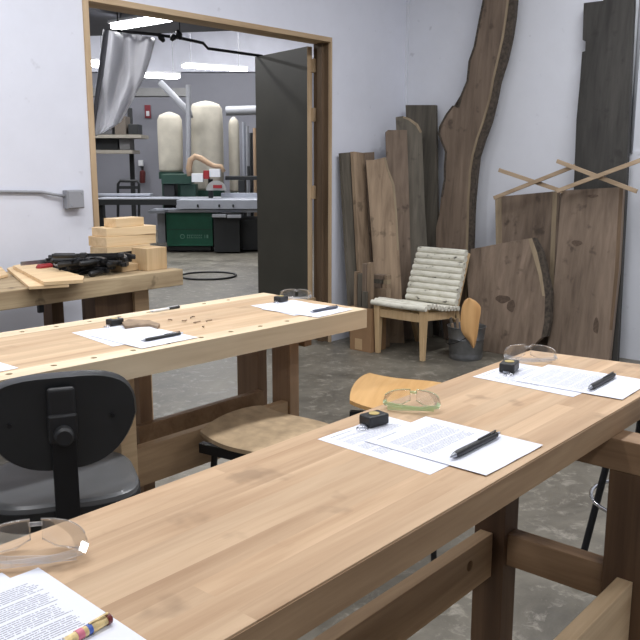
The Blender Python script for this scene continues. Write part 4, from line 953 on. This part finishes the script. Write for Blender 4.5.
# dust collectors
def bag(px0, px1, pt, pb, d, label):
    a, b, c = ond(px0, pt, d), ond(px1, pb, d), ond((px0 + px1) / 2, pb, d); R_ = (b - a).dot(RT) / 2; zt_, zb_ = a.z, b.z
    t_ = thing('dust_collector', label, 'dust collector', (c.x, c.y, 0))
    prof = [(R_ * .9, zb_), (R_ * .98, zb_ + .05), (R_, zb_ + (zt_ - zb_) * .3), (R_ * 1.0, zb_ + (zt_ - zb_) * .7), (R_ * .97, zt_ - .12), (R_ * .8, zt_ - .04), (R_ * .4, zt_), (.02, zt_ + .02)]
    s = MB(); n = 30; rings = []
    for r__, z in prof: rings.append([s.bm.verts.new((r__ * (1 + .025 * math.sin(k * 3 + z * 4)) * math.cos(2 * PI * k / n), r__ * (1 + .02 * math.sin(k * 5)) * math.sin(2 * PI * k / n), z)) for k in range(n)])
    for A_, B_ in zip(rings, rings[1:]):
        for k in range(n): s.bm.faces.new((A_[k], A_[(k + 1) % n], B_[(k + 1) % n], B_[k]))
    s.bm.faces.new(rings[0][::-1]); s.bm.faces.new(rings[-1]); s.build('filter_bag', CLOTH, t_, smooth=True)
    MB().lathe([(R_ * 1.02, zb_ - .12), (R_ * 1.02, zb_)], (0, 0, 0), 24).build('collar', GREEND, t_, smooth='auto')
    MB().lathe([(R_ * .8, .3), (R_ * .8, zb_ - .12)], (0, 0, 0), 24).build('drum', GREEND, t_, smooth='auto')
    for k in range(3): MB().tube([(R_ * .7 * math.cos(k * 2.1), R_ * .7 * math.sin(k * 2.1), .3), (R_ * .8 * math.cos(k * 2.1), R_ * .8 * math.sin(k * 2.1), .002)], .02, 8).build('leg', MBLACK, t_)
    return t_
bag(158, 184.5, 113, 172, 15.0, 'cream dust collector bag on the left, with green machinery below')
bag(190.5, 225.5, 102, 190, 15.2, 'larger cream dust collector bag to the right of the vertical pipe')
bag(229, 241, 118, 192, 15.6, 'narrow cream filter bag close to the dark door')
gm = thing('green_machine', 'dark green machine body below the left dust bag', 'machine', ond(176, 200, 14.3)); gm.location.z = 0
vb(MB(), 161, 191, 174, 184, 14.2, .4).build('machine_head', GREEND, gm, world=True, bevel=.01)
vb(MB(), 163, 176, 184.2, 240, 14.25, .35).build('motor_column', MBLACK, gm, world=True, bevel=.01)
vb(MB(), 180, 197, 184.2, 240, 14.3, .3).build('base_column', GREEND, gm, world=True, bevel=.01)
# rods and rack right of the narrow bag
for i, (x, a) in enumerate(((243.5, 122), (247, 126), (251, 133), (254.5, 128))):
    tag(MB().tube([ond(x, a, 15.0), ond(x + 1.5, 246, 15.0 - .05)], .03, 8).build('metal_rod', [ALU, GREYM, MBLACK, TAN][i]), ['bright metal rod leaning nearest the narrow bag', 'grey rod leaning second from the narrow bag', 'dark rod leaning between the grey and tan ones', 'tan rod leaning nearest the dark door'][i], 'rod')
s = MB(); vb(s, 225, 258, 176, 180, 14.4, .3); vb(s, 238, 246, 180.1, 244, 14.4, .3); vb(s, 247, 250, 166, 176, 14.5, .1); tag(s.build('bench_grinder', MBLACK, bevel=.01), 'dark machine silhouette standing behind the saw beside the dark door', 'machine')
# left side: storage rack with boxes, fire extinguisher, sign
rk = thing('storage_rack', 'pale storage rack holding dark boxes at the left of the far room', 'rack', ond(115, 200, 15.8)); rk.location.z = 0
for y in (134.5, 150): vb(MB(), 90, 141 if y < 140 else 132, y, y + 3.5, 15.6, .7).build('shelf', flat('rack_shelf', (150, 144, 134), .6), rk, world=True)
for x in (90, 131.5): vb(MB(), x, x + 1.6, 108, 246, 16.32, .06).build('upright', MBLACK, rk, world=True)
tag(vb(MB(), 95, 118, 138.5, 149.8, 15.75, .4).build('storage_box', MBLACK, bevel=.01), 'dark box on the lower shelf of the far rack', 'box')
tag(vb(MB(), 119, 130, 139, 149.8, 15.75, .4).build('storage_box', flat('box_grey', (124, 124, 126), .7), bevel=.01), 'grey box on the lower shelf of the far rack', 'box')
tag(vb(MB(), 96, 112, 122, 134.3, 15.75, .4).build('storage_box', flat('box_slate', (84, 84, 88), .7), bevel=.01), 'slate box at the left on the upper shelf of the far rack', 'box')
tag(vb(MB(), 114, 126, 116, 134.3, 15.75, .4).build('storage_box', flat('box_brown', (96, 88, 80), .7), bevel=.01), 'brown grey box in the middle of the upper shelf', 'box')
tag(vb(MB(), 128, 138, 124, 134.3, 15.75, .4).build('storage_box', MBLACK, bevel=.01), 'dark box at the right on the upper shelf', 'box')
fe = thing('fire_extinguisher', 'small dark red fire extinguisher on the far grey wall', 'fire extinguisher', ond(142.5, 180, DF - .1))
a, b = ond(142.5, 170, DF - .1), ond(142.5, 183, DF - .1)
MB().tube([b, b + Vector((0, 0, .02)), a + Vector((0, 0, -.03)), a], [.05, .06, .06, .02], 14).build('cylinder_body', flat('dark_red', (96, 44, 42), .5), fe, world=True, smooth='auto')
MB().tube([a, a + Vector((0, 0, .07))], .025, 8).build('valve', MBLACK, fe, world=True)
sg = vb(MB(), 144.5, 150.8, 105, 118, DF - .03, .02).build('wall_sign', flat('sign_red', (128, 44, 54), .6)); tag(sg, 'small red safety sign on the far grey wall', 'sign')
vb(MB(), 146, 149.4, 111, 116, DF - .035, .005).build('pale_symbol', WHITEP, sg, world=True)
tag(vb(MB(), 138, 143, 160, 166, DF - .1, .08).build('wall_box', WHITEP, bevel=.01), 'small pale box fixed on the far grey wall above the extinguisher', 'box')
r_ = thing('hand_cart', 'dark tubular cart frame standing behind the saw rail on the left', 'cart', ond(122, 195, 14.8)); r_.location.z = 0
MB().tube([ond(x, y, 14.8) for x, y in ((118, 246), (118, 184), (120, 181), (137, 181), (139, 184), (139, 246))], .025, 8).build('cart_frame', MBLACK, r_, world=True, smooth='auto')
vb(MB(), 118, 139, 186, 189, 14.78, .04).build('cross_bar', MBLACK, r_, world=True)
# hose on the floor of the far room
fc = onz(208, 275.5, .012)
tag(MB().tube([fc + Vector((.36 * math.cos(t * PI / 14), .36 * math.sin(t * PI / 14), 0)) for t in range(28)], .012, 8, close=True).build('floor_hose', BLACK, smooth=True), 'black hose coiled in a loop on the far room floor', 'hose')

# ------------------------------------------------------------------ LIGHTS
def area(name, locn, sx, sy, power, col=(1, 1, 1), rot=(0, 0, 0)):
    l = bpy.data.lights.new(name, 'AREA'); l.shape = 'RECTANGLE'; l.size = sx; l.size_y = sy; l.energy = power; l.color = col
    o = bpy.data.objects.new(name, l); C.objects.link(o); o.location = locn; o.rotation_euler = rot; return o
COOL = (.985, .985, 1.0)
area('tube_lights', (1.4, 1.7, ZC - .06), 3.6, .3, 57, COOL)
area('tube_lights', (1.0, 3.1, ZC - .06), 3.2, .3, 48, COOL)
area('tube_lights', (4.0, 1.6, ZC - .06), 2.4, .3, 62, COOL)
area('tube_lights', (4.0, -.6, ZC - .06), 2.4, .3, 36, COOL)
area('tube_lights', (-.5, -1.2, ZC - .06), 3.2, .3, 46, COOL)
p = PF(-2.0, 7.1, 2.98); area('far_light', p, 1.2, .2, 34, COOL)  # added lamp without a fixture, brightens the hanging plastic sheet
p = PF(-3.0, 8.6, 2.98); area('far_light', p, 1.3, .2, 50, COOL)
for r0, dd, pw in ((-3.4, 11.5, 150), (-1.6, 15, 130), (-6, 15, 110), (-1.0, 12.0, 75)):
    p = PF(r0, dd, 4.6 if dd > 11 else 3.); area('far_light', p, 2.4, .5, pw, COOL)
wd = bpy.data.worlds.new('world'); bpy.context.scene.world = wd; wd.use_nodes = True
wd.node_tree.nodes['Background'].inputs[0].default_value = (.6, .65, .75, 1); wd.node_tree.nodes['Background'].inputs[1].default_value = .12
vs = bpy.context.scene.view_settings; vs.view_transform = 'Standard'; vs.look = 'None'; vs.gamma = 1; vs.exposure = 0; vs.use_curve_mapping = False
